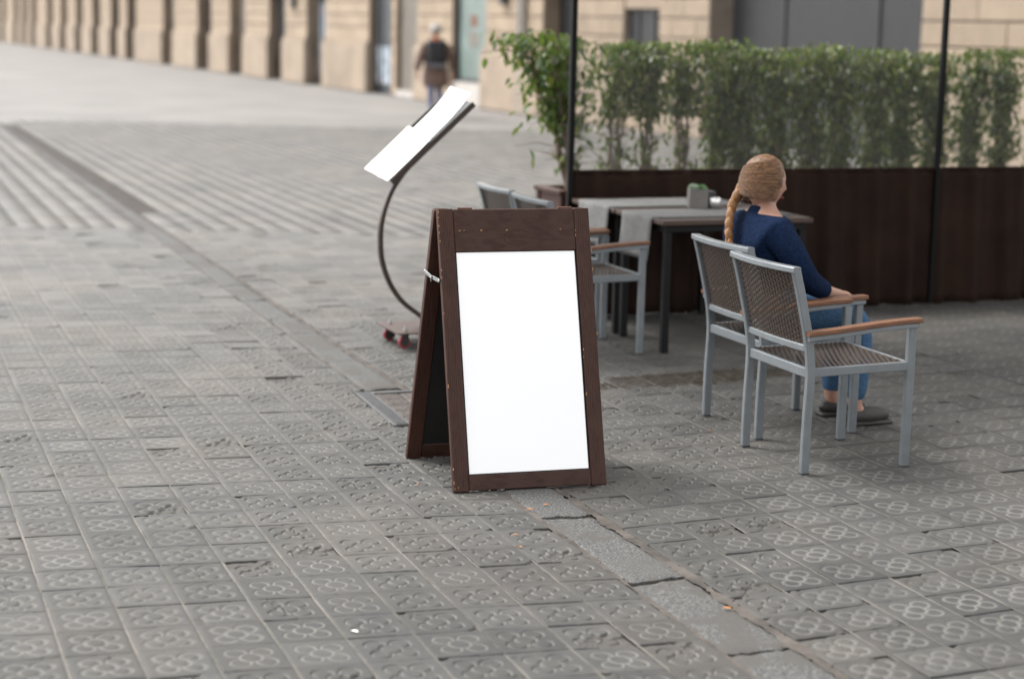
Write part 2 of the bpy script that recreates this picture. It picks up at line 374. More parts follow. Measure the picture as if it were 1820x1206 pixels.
    def prism(s, outline, z0, z1):
        a = [s.bm.verts.new((x, y, z0)) for x, y in outline]; b2 = [s.bm.verts.new((x, y, z1)) for x, y in outline]
        n = len(a); s.bm.faces.new(a[::-1]); s.bm.faces.new(b2)
        for i in range(n): s.bm.faces.new((a[i], a[(i + 1) % n], b2[(i + 1) % n], b2[i]))
        return s
    def mesh(s, name, smooth=None):
        bmesh.ops.recalc_face_normals(s.bm, faces=s.bm.faces)
        me = bpy.data.meshes.new(name); s.bm.to_mesh(me); s.bm.free()
        if smooth is not None: shade(me, smooth)
        return me
    def obj(s, name, mat, parent=None, smooth=40):
        return link(name, s.mesh(name, smooth), mat, parent)
def shade(me, deg=40):
    me.polygons.foreach_set('use_smooth', np.ones(len(me.polygons), bool))
    try: me.set_sharp_from_angle(angle=R(deg))
    except Exception: pass
def np_mesh(name, verts, faces, smooth=False):
    me = bpy.data.meshes.new(name); verts = np.asarray(verts, np.float32); faces = np.asarray(faces, np.int32)
    nv, nf, k = len(verts), len(faces), faces.shape[1]
    me.vertices.add(nv); me.vertices.foreach_set('co', verts.ravel())
    me.loops.add(nf * k); me.loops.foreach_set('vertex_index', faces.ravel())
    me.polygons.add(nf); me.polygons.foreach_set('loop_start', np.arange(0, nf * k, k, dtype=np.int32))
    me.update(calc_edges=True); me.validate()
    if smooth: me.polygons.foreach_set('use_smooth', np.ones(len(me.polygons), bool))
    return me
def copy_tree(o, parent=None):
    c = o.copy(); C.objects.link(c); c.parent = parent
    for ch in list(o.children): copy_tree(ch, c)
    return c
def pixel_of(x, y, z=0):                      # only used to decide which tiles are near enough to be single pieces
    v = Vector((x, y, z - CAM_H)); d = v.dot(fw)
    return (910 + FPX * v.dot(rt) / d, 603 - FPX * v.dot(up) / d, d) if d > .3 else (1e9, 1e9, d)

# ------------------------------------------------------------------ ground
plaza = link('ground', MB().poly([(-140, -40, -.014), (140, -40, -.014), (140, 240, -.014), (-140, 240, -.014)], [(0, 1, 2, 3)]).mesh('ground'), 'plaza')
tag(plaza, 'wide plaza floor of worn pale stone', None, kind='structure')
pave = bpy.data.objects.new('pavement', None); C.objects.link(pave)
tag(pave, 'patterned cement tile pavement crossed by a strip of granite slabs', None, kind='structure')
OL, UL, VL = np.array((-1.1446, 7.5882)), np.array((.19677, .05005)), np.array((.07268, -.19940))
OR, UR, VR = np.array((.0873, 7.8685)), np.array((.18823, .08721)), np.array((.07394, -.19756))
def tile_height(n, U, V, kind, seed, gw=.027):
    """height field of one pressed tile, inset from its cell; returns verts, faces, groove, broken"""
    r = np.random.default_rng(seed); lin = np.linspace(0, 1, n)
    a, b_ = np.meshgrid(lin, lin, indexing='ij')
    px, py = (a - .5) * 1.0, (b_ - .5) * 1.0
    X, Y = np.abs(px), np.abs(py); mx, mn = np.maximum(X, Y), np.minimum(X, Y)
    dc = np.hypot(X, Y); dp = np.hypot(X - .192, Y - .192)
    def ring(d, rad, w):
        q = np.clip(1 - np.abs(d - rad) / w, 0, 1); return q * q * (3 - 2 * q)
    g = np.maximum(ring(dc, .162, gw * 1.3), ring(dp, .150, gw * 1.1) * (dc > .162))
    def blur_noise(sc):
        q = r.random((sc, sc)); xi = a * (sc - 1.001); yi = b_ * (sc - 1.001); x0 = xi.astype(int); y0 = yi.astype(int)
        fx = xi - x0; fy = yi - y0; fx = fx * fx * (3 - 2 * fx); fy = fy * fy * (3 - 2 * fy)
        return (q[x0, y0] * (1 - fx) + q[np.minimum(x0 + 1, sc - 1), y0] * fx) * (1 - fy) + (q[x0, np.minimum(y0 + 1, sc - 1)] * (1 - fx) + q[np.minimum(x0 + 1, sc - 1), np.minimum(y0 + 1, sc - 1)] * fx) * fy
    depth = {'worn': .0030, 'faint': .0026}.get(kind, .0062)
    z = -depth * g * (.75 + .5 * blur_noise(5))
    edge = np.minimum(np.minimum(a, 1 - a), np.minimum(b_, 1 - b_))
    z += -.0022 * np.clip(1 - edge / .022, 0, 1) ** 2
    z += (blur_noise(4) - .5) * .0012 + (blur_noise(13) - .5) * .0007
    br = np.zeros_like(z)
    cut = None
    if kind in ('chipped', 'corner'):
        for cx, cy in ([(0, 1)] if kind == 'corner' else [(1, 1), (0, 0)]):
            d = np.hypot(a - cx, (b_ - cy) * 1.2) + (blur_noise(9) - .5) * .22
            rad = .34 if kind == 'corner' else .2
            k = np.clip((rad - d) / .03, 0, 1); br = np.maximum(br, k)
    if kind == 'cracked':
        line = a - .42 - .25 * (b_ - .5) + (blur_noise(8) - .5) * .16
        k = np.clip(1 - np.abs(line) / .02, 0, 1); br = np.maximum(br, k * .9); z += np.where(line > 0, -.0015, 0)
    if kind == 'rough':
        d = np.hypot((a - .75) * .9, (b_ - .9) * 1.1) + (blur_noise(10) - .5) * .4; k = np.clip((.45 - d) / .05, 0, 1); br = np.maximum(br, k)
    z += -br * (.0048 + .003 * blur_noise(14)); g = g * (1 - br)
    gu, gv = .965, .990                                 # wide joints between columns, thin ones between rows
    ja = (blur_noise(11) - .5) * .010
    A = (a - .5) * gu + np.where((a == 0) | (a == 1), ja, 0); B_ = (b_ - .5) * gv + np.where((b_ == 0) | (b_ == 1), ja, 0)
    P = np.stack([A * U[0] + B_ * V[0], A * U[1] + B_ * V[1], z], -1).reshape(-1, 3)
    idx = np.arange(n * n).reshape(n, n)
    F = np.stack([idx[:-1, :-1], idx[1:, :-1], idx[1:, 1:], idx[:-1, 1:]], -1).reshape(-1, 4)[:, ::-1]
    rim = np.concatenate([idx[:, 0], idx[-1, 1:], idx[-2::-1, -1], idx[0, -2:0:-1]])
    low = P[rim].copy(); low[:, 2] = -.013
    base = len(P); P = np.concatenate([P, low]); m_ = len(rim); kk = np.arange(m_)
    F = np.concatenate([F, np.stack([rim, rim[(kk + 1) % m_], base + (kk + 1) % m_, base + kk], -1)])
    ext = lambda q: np.concatenate([q.ravel(), np.zeros(m_)])
    return P, F, ext(g), ext(br)
kinds = ['plain', 'plain', 'worn', 'worn', 'faint', 'chipped', 'corner', 'cracked', 'rough']
tile_mesh = {}
for gi, (U, V) in enumerate(((UL, VL), (UR, VR))):
    for ki, kd in enumerate(kinds):
        P, F, g, br = tile_height(66, U, V, kd, 10 * gi + ki)
        me = np_mesh('paving_tile', P, F, True); shade(me, 55)
        for nm, arr in (('groove', g), ('broken', br)):
            at = me.attributes.new(nm, 'FLOAT', 'POINT'); at.data.foreach_set('value', arr.astype(np.float32))
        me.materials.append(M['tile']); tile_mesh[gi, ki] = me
# which cells hold tiles
cells = []
COV0 = np.array((-.525, 8.024)); CU = np.array((.943, .333)); CV = np.array((-.305, .952))
def in_cover(c):
    d = c - COV0; return .0 < d @ CU < .70 and -.0 < d @ CV < .77
for gi, (O, U, V, i0, i1, j0, j1) in enumerate(((OL, UL, VL, -70, 3, -125, 26), (OR, UR, VR, -1, 75, -150, 26))):
    for i in range(i0, i1 + 1):
        for j in range(j0, j1 + 1):
            if gi == 1 and i == -1 and j < -45: continue
            c = O + U * (i + .5) + V * (j + .5)
            if c[1] < 3.2 or c[1] > 31 or abs(c[0]) > c[1] * .36 + .5: continue
            if in_cover(c): continue
            px, py, d = pixel_of(*c)
            cells.append((gi, i, j, c, px, py, d))
inview = [k for k in cells if 440 < k[4] < 1380 and -20 < k[5] < 1250]
inview.sort(key=lambda k: k[6]); near = {(k[0], k[1], k[2]) for k in inview[:298]}
def under_cover(P, cx, cy):
    """tile points that would lie inside the inspection cover are cut away below it"""
    d0 = P[:, 0] + cx - COV0[0]; d1 = P[:, 1] + cy - COV0[1]; u_ = d0 * CU[0] + d1 * CU[1]; v_ = d0 * CV[0] + d1 * CV[1]
    return (u_ > .004) & (u_ < .676) & (v_ > .004) & (v_ < .751)
mid_tile = [[tile_height(29, U, V, kd, 300 + 10 * gi + ki, .036) for ki, kd in enumerate(kinds)] for gi, (U, V) in enumerate(((UL, VL), (UR, VR)))]
wp_ = np.array([.25, .18, .16, .12, .09, .07, .04, .05, .04]); ws_ = np.array([.14, .12, .08, .06, .08, .16, .13, .10, .13])
midV, midF, midG, midB, midR, nmid = [], [], [], [], [], 0
farV, farF, farR, farUV = [], [], [], []
for gi, i, j, c, px, py, d in cells:
    U, V = ((UL, VL), (UR, VR))[gi]
    strip = (gi == 0 and i >= 2) or (gi == 1 and i <= 0)
    w = ws_ if strip else wp_; ki = int(rng.choice(9, p=w / w.sum())); amp = 2.0 if strip else 1.0
    if (gi, i, j) in near:
        me = tile_mesh[gi, ki]; flip = rng.random() < .5
        P = np.empty(len(me.vertices) * 3, np.float32); me.vertices.foreach_get('co', P); P = P.reshape(-1, 3)
        cutm = under_cover(P * (-1 if flip else 1), c[0], c[1])
        if cutm.any():
            me = me.copy(); P[cutm, 2] = -.016; me.vertices.foreach_set('co', P.ravel()); me.update()
        o = bpy.data.objects.new('paving_tile', me); C.objects.link(o); o.parent = pave
        o.location = (c[0] + rng.normal(0, .0006), c[1] + rng.normal(0, .0006), rng.normal(0, .0008) * amp)
        o.rotation_euler = (rng.normal(0, .0045) * amp, rng.normal(0, .0045) * amp, (PI if flip else 0) + rng.normal(0, .003))
    elif d < 15.5:
        P, F, g, br = mid_tile[gi][ki]; sg = -1 if rng.random() < .5 else 1; P = P.copy(); P[:, :2] *= sg
        tx, ty = rng.normal(0, .0045, 2) * amp; P[:, 2] += P[:, 0] * tx + P[:, 1] * ty + rng.normal(0, .0008) * amp
        P[under_cover(P, c[0], c[1]), 2] = -.016; P[:, 0] += c[0]; P[:, 1] += c[1]
        midV.append(P); midF.append(F + nmid); nmid += len(P); midG.append(g); midB.append(br); midR.append(np.full(len(P), rng.random()))
    else:
        hu, hv = .490, .496; dz = rng.normal(0, .0010); tx, ty = rng.normal(0, .004, 2)
        q = []
        for a_, b_ in ((-1, -1), (1, -1), (1, 1), (-1, 1)):
            P = c + U * hu * a_ + V * hv * b_; q.append((P[0], P[1], dz + tx * .1 * a_ + ty * .1 * b_))
        k = len(farV); farV += q; farV += [(x, y, -.013) for x, y, _ in q]
        farF += [(k, k + 3, k + 2, k + 1)] + [(k + s_, k + (s_ + 1) % 4, k + 4 + (s_ + 1) % 4, k + 4 + s_) for s_ in range(4)]
        farR += [rng.random()] * 8
        farUV += [(0, 0), (0, 1), (1, 1), (1, 0)] + [(0, 0)] * 16
me = np_mesh('paving_tiles_around', np.concatenate(midV), np.concatenate(midF), True); shade(me, 55)
for nm, arr in (('groove', midG), ('broken', midB), ('rnd', midR)):
    at = me.attributes.new(nm, 'FLOAT', 'POINT'); at.data.foreach_set('value', np.concatenate(arr).astype(np.float32))
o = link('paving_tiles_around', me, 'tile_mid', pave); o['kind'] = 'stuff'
me = np_mesh('paving_tiles_beyond', farV, farF); at = me.attributes.new('rnd', 'FLOAT', 'POINT'); at.data.foreach_set('value', np.array(farR, np.float32))
uvl = me.uv_layers.new(name='UVMap'); uvl.data.foreach_set('uv', np.array(farUV, np.float32).ravel())
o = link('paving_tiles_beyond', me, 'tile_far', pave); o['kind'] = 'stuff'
# mortar between columns
mb = MB()
def ribbon(mb, p0, p1, w, z, n, wj=.3, off=.0, perp=None, drop=.05):
    p0 = np.array(p0); p1 = np.array(p1); d = (p1 - p0) / np.linalg.norm(p1 - p0); nrm = np.array((d[1], -d[0])) if perp is None else perp
    L_, R_ = [], []; lf = np.convolve(rng.normal(0, 1, n + 13), np.ones(7) / 7 ** .5, 'valid')
    for k in range(n + 1):
        c = p0 + (p1 - p0) * k / n; q_ = float(np.clip(1.05 + drop * 3.2 * lf[k], .12, 1.5)); a = w / 2 * q_ * (1 + rng.normal(0, wj * .6)); b2 = w / 2 * q_ * (1 + rng.normal(0, wj * .6)); zz = z + rng.normal(0, .0004)
        L_.append(mb.bm.verts.new((*(c - nrm * a), zz))); R_.append(mb.bm.verts.new((*(c + nrm * b2), zz)))
    for k in range(n):
        mb.bm.faces.new((L_[k], R_[k], R_[k + 1], L_[k + 1]))
for O, U, V, i0, i1 in ((OL, UL, VL, -45, 3), (OR, UR, VR, 0, 60)):
    for i in range(i0, i1 + 1):
        a = O + U * i + V * 24; b2 = O + U * i - V * 118
        if a[0] > 6 and b2[0] > 12: continue
        ribbon(mb, a, b2, .0088, -.0030, 900, .26)
o = mb.obj('mortar_joint', 'mortar', pave, None); o['kind'] = 'stuff'
# granite strip between the two fields, in slabs
def strip_edges(y):
    j = (7.788 - y) / .1994; xl = -.3575 + .07268 * j
    e = OR - UR * 1.0; k = (e[1] - y) / .19756; xr = e[0] + .07394 * k - .034
    return xl + .014, xr
bounds = [3.3, 4.28, 5.12, 5.79, 6.56, 7.35, 8.10]
bounds2 = [8.86, 9.56, 10.42, 10.92, 11.65, 12.3, 13.2, 14.0, 15.1, 16.0, 17.2, 18.4, 19.8, 21.1, 22.6, 24.0, 25.6, 27.2, 28.9, 30.6]
def slab(y0, y1, seed):
    r = np.random.default_rng(seed); nu, nv = 12, max(8, int((y1 - y0) / .02)); vs = []
    ea = np.cumsum(r.normal(0, .006, nu + 1)); eb = np.cumsum(r.normal(0, .006, nu + 1)); ea -= ea.mean(); eb -= eb.mean()
    tx, ty = r.normal(0, .008, 2); dz = r.normal(-.001, .0015)
    for b_ in range(nv + 1):
        for a_ in range(nu + 1):
            v_ = b_ / nv; u_ = a_ / nu
            y = y0 + .007 + ea[a_] * (1 - v_) + (y1 - y0 - .014) * v_ + eb[a_] * v_; y += (u_ - .5) * .075
            xl, xr = strip_edges(y); x = xl + (xr - xl) * u_ + (r.normal(0, .003) if a_ in (0, nu) else 0)
            ed = min(u_, 1 - u_, v_ * 4, (1 - v_) * 4)
            z = dz + tx * (u_ - .5) * .2 + ty * (v_ - .5) * .5 + r.normal(0, .00045) - .005 * max(0, 1 - ed / .1) ** 2
            vs.append((x, y, z))
    idx = np.arange((nu + 1) * (nv + 1)).reshape(nv + 1, nu + 1)
    F = np.stack([idx[:-1, :-1], idx[:-1, 1:], idx[1:, 1:], idx[1:, :-1]], -1).reshape(-1, 4)
    rim = np.concatenate([idx[0, :], idx[1:, -1], idx[-1, -2::-1], idx[-2:0:-1, 0]]); P = np.array(vs); low = P[rim].copy(); low[:, 2] = -.013
    base = len(P); m_ = len(rim); kk = np.arange(m_); P = np.concatenate([P, low])
    F = np.concatenate([F, np.stack([rim, base + kk, base + (kk + 1) % m_, rim[(kk + 1) % m_]], -1)])
    me = np_mesh('granite_slab', P, F, True); shade(me, 60); link('granite_slab', me, 'granite', pave)
for bs_ in (bounds, bounds2):
    for k in range(len(bs_) - 1): slab(bs_[k], bs_[k + 1], 100 + int(bs_[k] * 10))
# bedding dirt below the tiles and pinkish mortar along both edges of the strip
mb = MB()
for seg in range(0, 40):
    y0 = 3.4 + seg * .32; y1 = y0 + .32
    for side in (0, 1):
        xa = strip_edges(y0)[side]; xb = strip_edges(y1)[side]
        if 7.95 < y0 < 8.8 or 7.95 < y1 < 8.8: continue
        off = .016 if side else -.009; w = .040 if side else .020
        ribbon(mb, (xa + off, y0), (xb + off, y1), w, -.0030, 22, .30, drop=.12)
o = mb.obj('mortar_edge', 'mortar_pink', pave, None); o['kind'] = 'stuff'
bed = MB().poly([(-11.5, 30, -.0125), (-2.4, 3.1, -.0125), (2.4, 3.1, -.0125), (11.5, 30, -.0125)], [(0, 1, 2, 3)]).obj('joint_bed', 'bed', pave, None)

# ------------------------------------------------------------------ inspection cover
cm = Matrix(((CU[0], CV[0], 0, COV0[0]), (CU[1], CV[1], 0, COV0[1]), (0, 0, 1, 0), (0, 0, 0, 1)))
cov = thing('inspection_cover', 'square inspection cover with ribbed metal frame and brown cement inlay beside the sign board', 'manhole cover', cm)
SZ, FWD = .68, .085
for k, (x0, x1, y0, y1) in enumerate(((0, FWD, 0, .755), (SZ - FWD, SZ, 0, .755), (FWD, SZ - FWD, 0, .05), (FWD, SZ - FWD, .72, .755))):
    fr = MB().bx(x0, x1, y0, y1, -.013, .0025, .001).obj('frame_bar', 'cover_metal', cov)
    if k < 2:
        for q in range(5):
            xx = x0 + .017 + q * .0115
            MB().bx(xx, xx + .0065, y0 + .004, y1 - .004, .0027, .0062, .0008).obj('rib', 'cover_dark', fr)
for a_ in range(4):
    for b_ in range(5):
        x0 = FWD + .004 + a_ * .126; y0 = .054 + b_ * .1325
        n = 12; vs = []
        for q in range(n + 1):
            for w_ in range(n + 1):
                u_, v_ = q / n, w_ / n; ed = min(u_, 1 - u_, v_, 1 - v_)
                hgt = -.001 + random.gauss(0, .0013) - .006 * max(0, 1 - ed / .12) ** 2 - .004 * max(0, 1 - abs(math.hypot(u_ - .5, v_ - .5) - .3) / .1)
                vs.append((x0 + .122 * u_, y0 + .1285 * v_, hgt))
        idx = np.arange((n + 1) ** 2).reshape(n + 1, n + 1); F = np.stack([idx[:-1, :-1], idx[1:, :-1], idx[1:, 1:], idx[:-1, 1:]], -1).reshape(-1, 4)
        link('inlay_tile', np_mesh('inlay_tile', vs, F, True), 'inlay', cov)
MB().bx(FWD, SZ - FWD, .05, .72, -.0125, -.0085).obj('tray', 'cover_dark', cov, None)

# ------------------------------------------------------------------ sandwich board
BL = Vector((-.212, 6.844, 0)); BR = Vector((.388, 7.023, 0)); ex = (BR - BL).normalized(); nn = Vector((-ex.y, ex.x, 0))
BW = (BR - BL).length; BH = 1.12
board = thing('sandwich_board', 'dark brown wooden sandwich board holding a blank white poster, standing on the pavement', 'sandwich board', Matrix.Translation(BL))
def panel_matrix(org, lean_dir, skew=0):
    """x along the board, z up the slope, y outward"""
    sl_ = (lean_dir * .32 + ex * skew + Vector((0, 0, 1.073))).normalized()
    yv = sl_.cross(ex).normalized()
    return Matrix(((ex.x, yv.x, sl_.x, org.x), (ex.y, yv.y, sl_.y, org.y), (ex.z, yv.z, sl_.z, org.z), (0, 0, 0, 1)))
# front: leans back (towards nn); y axis of the panel then points away from the camera
TH = .030
def build_panel(org, lean, front, run=.32):
    pmx = panel_matrix(org, lean * (run / .32), 0 if front else .046)
    BH = 1.118 if front else 1.094
    inv = board.matrix_world.inverted()
    ya, yb = (0, TH) if front else (-TH, 0)            # front face at y=0 for the front panel, outer face at y=0 for the rear one
    def put(mb, name, mat, parent=board, sm=35):
        mb.bm.transform(inv @ pmx); return mb.obj(name, mat, parent, sm)
    SW = .062; TR = .172; BRl = .06
    st1 = put(MB().bx(0, SW, ya, yb, .004, BH, .0028), 'stile', 'brown_v')
    st2 = put(MB().bx(BW - SW, BW, ya, yb, .004, BH - .002, .0028), 'stile', 'brown_v')
    tr_ = put(MB().bx(SW + .0012, BW - SW - .0012, ya + .002, yb - .002, BH - TR, BH - .004, .002), 'top_rail', 'brown_h')
    br_ = put(MB().bx(SW + .0012, BW - SW - .0012, ya + .002, yb - .002, .008, .008 + BRl, .002), 'bottom_rail', 'brown_h')
    mid = (ya + yb) / 2
    put(MB().bx(SW - .006, BW - SW + .006, mid - .004 + (.004 if front else -.004), mid + .004 + (.004 if front else -.004), BRl - .004, BH - TR + .01), 'backing_panel', 'blackboard')
    if front:
        put(MB().bx(SW + .006, BW - SW - .008, mid - .0085, mid - .002, BRl + .0125, BH - TR - .003), 'poster', 'white')
        # nail line and chips: slivers of bare wood on the arrises
        rr = random.Random(5)
        for nm, L_ in (('left', [(.0, 1.10), (.002, 1.08), (0, 1.045), (0, 1.02), (0, .985), (0, .87), (0, .84), (0, .70), (0, .41), (0, .09), (0, .035), (.004, .015), (.018, .018)]),
                       ('right', [(BW - SW, 1.02), (BW - SW, 1.0), (BW - SW, .54), (BW - SW, .51), (BW, .94), (BW, .86), (BW, .60), (BW - SW, .36)])):
            for x, z in L_:
                h_ = rr.uniform(.004, .014); w_ = rr.uniform(.0012, .0028)
                o1 = [(x + (.0006 if x == 0 else -w_ * .3) + rr.uniform(0, w_) * (k % 2), z + h_ * k / 4 + rr.uniform(-.001, .001)) for k in range(5)]
                o2 = [(px_ + w_ * rr.uniform(.5, 1.2), pz_) for px_, pz_ in reversed(o1)]
                pts = [(a_, -.0006, b_) for a_, b_ in o1 + o2]; n_ = len(pts)
                mb = MB(); mb.poly(pts + [(a_, .0015, b_) for a_, _, b_ in pts], [tuple(range(n_)), tuple(range(2 * n_ - 1, n_ - 1, -1))] + [(k, k + n_, (k + 1) % n_ + n_, (k + 1) % n_) for k in range(n_)])
                sc_ = put(mb, 'paint_chip', 'chipwood', None, None); sc_.parent = st1 if nm == 'left' else st2
        for x, w_ in ((.10, .007), (.17, .008), (.275, .008), (.50, .004), (.082, .006)):
            mb = MB().bx(x, x + w_, .0012, .0026, 1.030 + rr.uniform(-.0015, .0015), 1.0312 + rr.uniform(0, .001)); q = put(mb, 'paint_chip', 'chipwood', None, None); q.parent = tr_
        # fine saw line across stile and top rail
        q = put(MB().bx(SW + .01, BW - SW - .05, .0016, .0024, 1.0285, 1.0293), 'wood_seam', 'brown_v', None, None); q.parent = tr_
        # embossed oval and lettering, same paint
        mb = MB(); cx, cz = BW * .515, 1.0
        pts = [(cx + .058 * math.cos(k * PI / 24), .0018, cz + .031 * math.sin(k * PI / 24)) for k in range(49)]
        mb.sweep(pts, .0011, None, up=(0, 1, 0), n=6, cap=False); q = put(mb, 'embossed_oval', 'brown_h', None); q.parent = tr_
        for body, size, z, x, par in (('Estrella', .026, .998, cx, tr_), ('Damm', .024, .977, cx, tr_), ('2021', .015, .031, BW * .56, br_)):
            cu = bpy.data.curves.new('txt', 'FONT'); cu.body = body; cu.size = size; cu.extrude = .0007; cu.align_x = 'CENTER'; cu.shear = .3; cu.resolution_u = 3
            to = bpy.data.objects.new('t', cu); C.objects.link(to); dg = bpy.context.evaluated_depsgraph_get()
            me = bpy.data.meshes.new_from_object(to.evaluated_get(dg)); bpy.data.objects.remove(to)
            me.transform(Matrix(((1, 0, 0, x), (0, 0, 1, .0016), (0, 1, 0, z), (0, 0, 0, 1)))); me.transform(inv @ pmx)
            link('embossed_lettering', me, 'brown_h', par)
    return pmx, st1
pF, stF = build_panel(BL, nn, True)
KL = BL + nn * .624 - ex * .050
pB, stB = build_panel(KL, -nn, False, .238)
inv = board.matrix_world.inverted()
# hinges on the top and the folding stay on the left edge
topF = pF @ Vector((0, TH, BH)); topB = pB @ Vector((0, -TH, BH))
for u_ in (.09, BW - .12):
    mb = MB(); c = (pF @ Vector((u_, TH, BH)) + pB @ Vector((u_, -TH, BH))) / 2
    mb.sweep([c, c + ex * .06], .005, None, n=8); mb.bm.transform(Matrix.Translation((0, 0, -.008))); mb.bm.transform(inv); mb.obj('hinge', 'rust', board)
A_ = pF @ Vector((-.001, TH * .6, .835)); B2 = pB @ Vector((-.001, -TH * .6, .835)); mdp = A_.lerp(B2, .5) + Vector((0, 0, -.006)) - ex * .003
stay = bpy.data.objects.new('folding_stay', None)
mb = MB(); mb.sweep([A_ - ex * .004, mdp], .015, .004, up=tuple(ex)); mb.sweep([mdp - ex * .003, B2 - ex * .006], .015, .004, up=tuple(ex))
mb.bm.transform(inv); fs = mb.obj('folding_stay', 'zinc', board)
for q_, r_ in ((A_, .006), (B2, .006), (mdp, .007)):
    mb = MB().lathe([(0, 0), (r_, 0), (r_, .003), (r_ * .5, .0055), (0, .0055)], q_ - ex * .004, 10, tuple(-ex)); mb.bm.transform(inv); mb.obj('rivet', 'zinc', fs)
mb = MB().sweep([mdp - ex * .006 + Vector((0, 0, 0)), mdp - ex * .006 - Vector((0, 0, .016))], .007, .002, up=tuple(ex)); mb.bm.transform(inv); mb.obj('latch_tab', 'zinc', fs)

# ------------------------------------------------------------------ menu stand
HS = R(22); Fs = Vector((math.cos(HS), math.sin(HS), 0)); Ls = Vector((-math.sin(HS), math.cos(HS), 0))
mid = Vector((-.705, 10.092, 0))                       # middle of the plate's left edge, on the ground
stand = thing('menu_stand', 'wheeled menu stand with curved dark bronze pole and sloping holder', 'menu stand', frame(mid.x, mid.y, 0, HS))
plate = MB().bx(0, .50, -.206, .206, .088, .098, .002).obj('base_plate', 'plate', stand)
for x, y in ((.065, .135), (.065, -.135), (.435, .135), (.435, -.135)):
    MB().lathe([(0, 0), (.012, 0), (.012, .009), (.007, .011), (.007, .022), (0, .024)], (x, y, .098), 6).obj('bolt', 'zinc', plate)
    f_ = MB().lathe([(.018, .085), (.018, .088), (.0, .088)], (x, y, 0), 12).box((x, y + .018, .06), (.03, .003, .052)).box((x, y - .018, .06), (.03, .003, .052)).box((x, y, .084), (.034, .042, .004)).obj('caster', 'wheel_hub', stand)
    MB().lathe([(.012, -.014), (.034, -.012), (.036, 0), (.034, .012), (.012, .014)], (x - .006, y, .036), 18, (0, 1, 0)).obj('tyre', 'red_rubber', f_)
    MB().lathe([(0, -.0155), (.024, -.0155), (.024, .0155), (0, .0155)], (x - .006, y, .036), 14, (0, 1, 0)).obj('hub', 'wheel_hub', f_)
pp = [(.27, .098), (.253, .119), (.206, .153), (.128, .210), (.086, .248), (.044, .302), (.008, .365), (-.020, .44), (-.036, .51), (-.0405, .582), (-.040, .645), (-.032, .707), (-.016, .77), (.007, .832), (.03, .88), (.055, .918), (.087, .962), (.13, 1.01)]
def smooth_path(p, k=3):
    out = []
    for i in range(len(p) - 1):
        p0 = Vector(p[max(i - 1, 0)]); p1 = Vector(p[i]); p2 = Vector(p[i + 1]); p3 = Vector(p[min(i + 2, len(p) - 1)])
        for q in range(k):
            t_ = q / k; out.append(.5 * ((2 * p1) + (-p0 + p2) * t_ + (2 * p0 - 5 * p1 + 4 * p2 - p3) * t_ ** 2 + (-p0 + 3 * p1 - 3 * p2 + p3) * t_ ** 3))
    out.append(Vector(p[-1])); return out
path = smooth_path([(x, 0, z) for x, z in pp], 3)
MB().sweep(path, .025, .036, up=(0, 1, 0)).obj('pole', 'pole', stand)
# sloping holder: x across (towards the reader's right = -Ls), y up the slope
TI = .733; WD, SLn = .40, .62
Sv = Vector((math.cos(TI), 0, math.sin(TI))); Wv = Vector((0, -math.cos(.069), -math.sin(.069))); Nv = Wv.cross(Sv).normalized()
T0 = Vector((-.048, 0, .955))
tm = Matrix(((Wv.x, Sv.x, Nv.x, T0.x), (Wv.y, Sv.y, Nv.y, T0.y), (Wv.z, Sv.z, Nv.z, T0.z), (0, 0, 0, 1)))
def tput(mb, name, mat, parent, sm=35): mb.bm.transform(tm); return mb.obj(name, mat, parent, sm)
hold = tput(MB().bx(-WD / 2, WD / 2, 0, SLn, -.012, -.004, .001), 'menu_holder', 'pole', stand)
tput(MB().bx(WD / 2 - .004, WD / 2 + .010, -.005, SLn + .01, -.026, .004, .003), 'side_rim', 'pole', hold)
tput(MB().bx(-WD / 2 - .010, -WD / 2 + .004, .22, SLn + .03, -.016, .014, .003), 'side_rim', 'pole', hold)
tput(MB().bx(-.03, .03, .02, .30, -.032, -.012, .003), 'bracket', 'pole', hold)
def page(x0, x1, y0, y1, z, curl, lift, sag=0.0):
    n, k = 14, 10; vs = []
    for a_ in range(n + 1):
        for b_ in range(k + 1):
            u_, v_ = a_ / n, b_ / k
            zz = z + curl * (v_ ** 3) + lift * (abs(u_ - .5) * 2) ** 3 - sag * math.sin(PI * u_) * .006
            vs.append((x0 + (x1 - x0) * u_, y0 + (y1 - y0) * v_, zz))
    idx = np.arange((n + 1) * (k + 1)).reshape(n + 1, k + 1); F = np.stack([idx[:-1, :-1], idx[1:, :-1], idx[1:, 1:], idx[:-1, 1:]], -1).reshape(-1, 4)
    P = np.array(vs); P2 = P.copy(); P2[:, 2] -= .0025; nb = len(P)
    rim = np.concatenate([idx[:, 0], idx[-1, 1:], idx[-2::-1, -1], idx[0, -2:0:-1]]); m_ = len(rim); kk = np.arange(m_)
    F = np.concatenate([F, (F + nb)[:, ::-1], np.stack([rim, rim + nb, rim[(kk + 1) % m_] + nb, rim[(kk + 1) % m_]], -1)])
    me = np_mesh('page', np.concatenate([P, P2]), F, True); shade(me, 40); me.transform(tm); return me
menu = thing('open_menu', 'open menu with two blank white pages lying on the sloping holder of the wheeled stand', 'menu', stand.matrix_world.copy())
link('page', page(-.215, -.002, -.012, .335, .010, .004, .006, -1), 'paper', menu)
link('page', page(.002, .200, -.014, .325, .008, .004, .004, -1), 'paper', menu)
link('page', page(-.130, .196, .330, SLn + .035, .012, .030, .006), 'paper', menu)
tput(MB().bx(-.135, .196, .30, SLn + .0, .0, .006, .001), 'menu_cover', 'paper', menu)
tput(MB().bx(-.200, .200, .322, .334, .015, .017, .0005), 'binding', 'binding', menu)

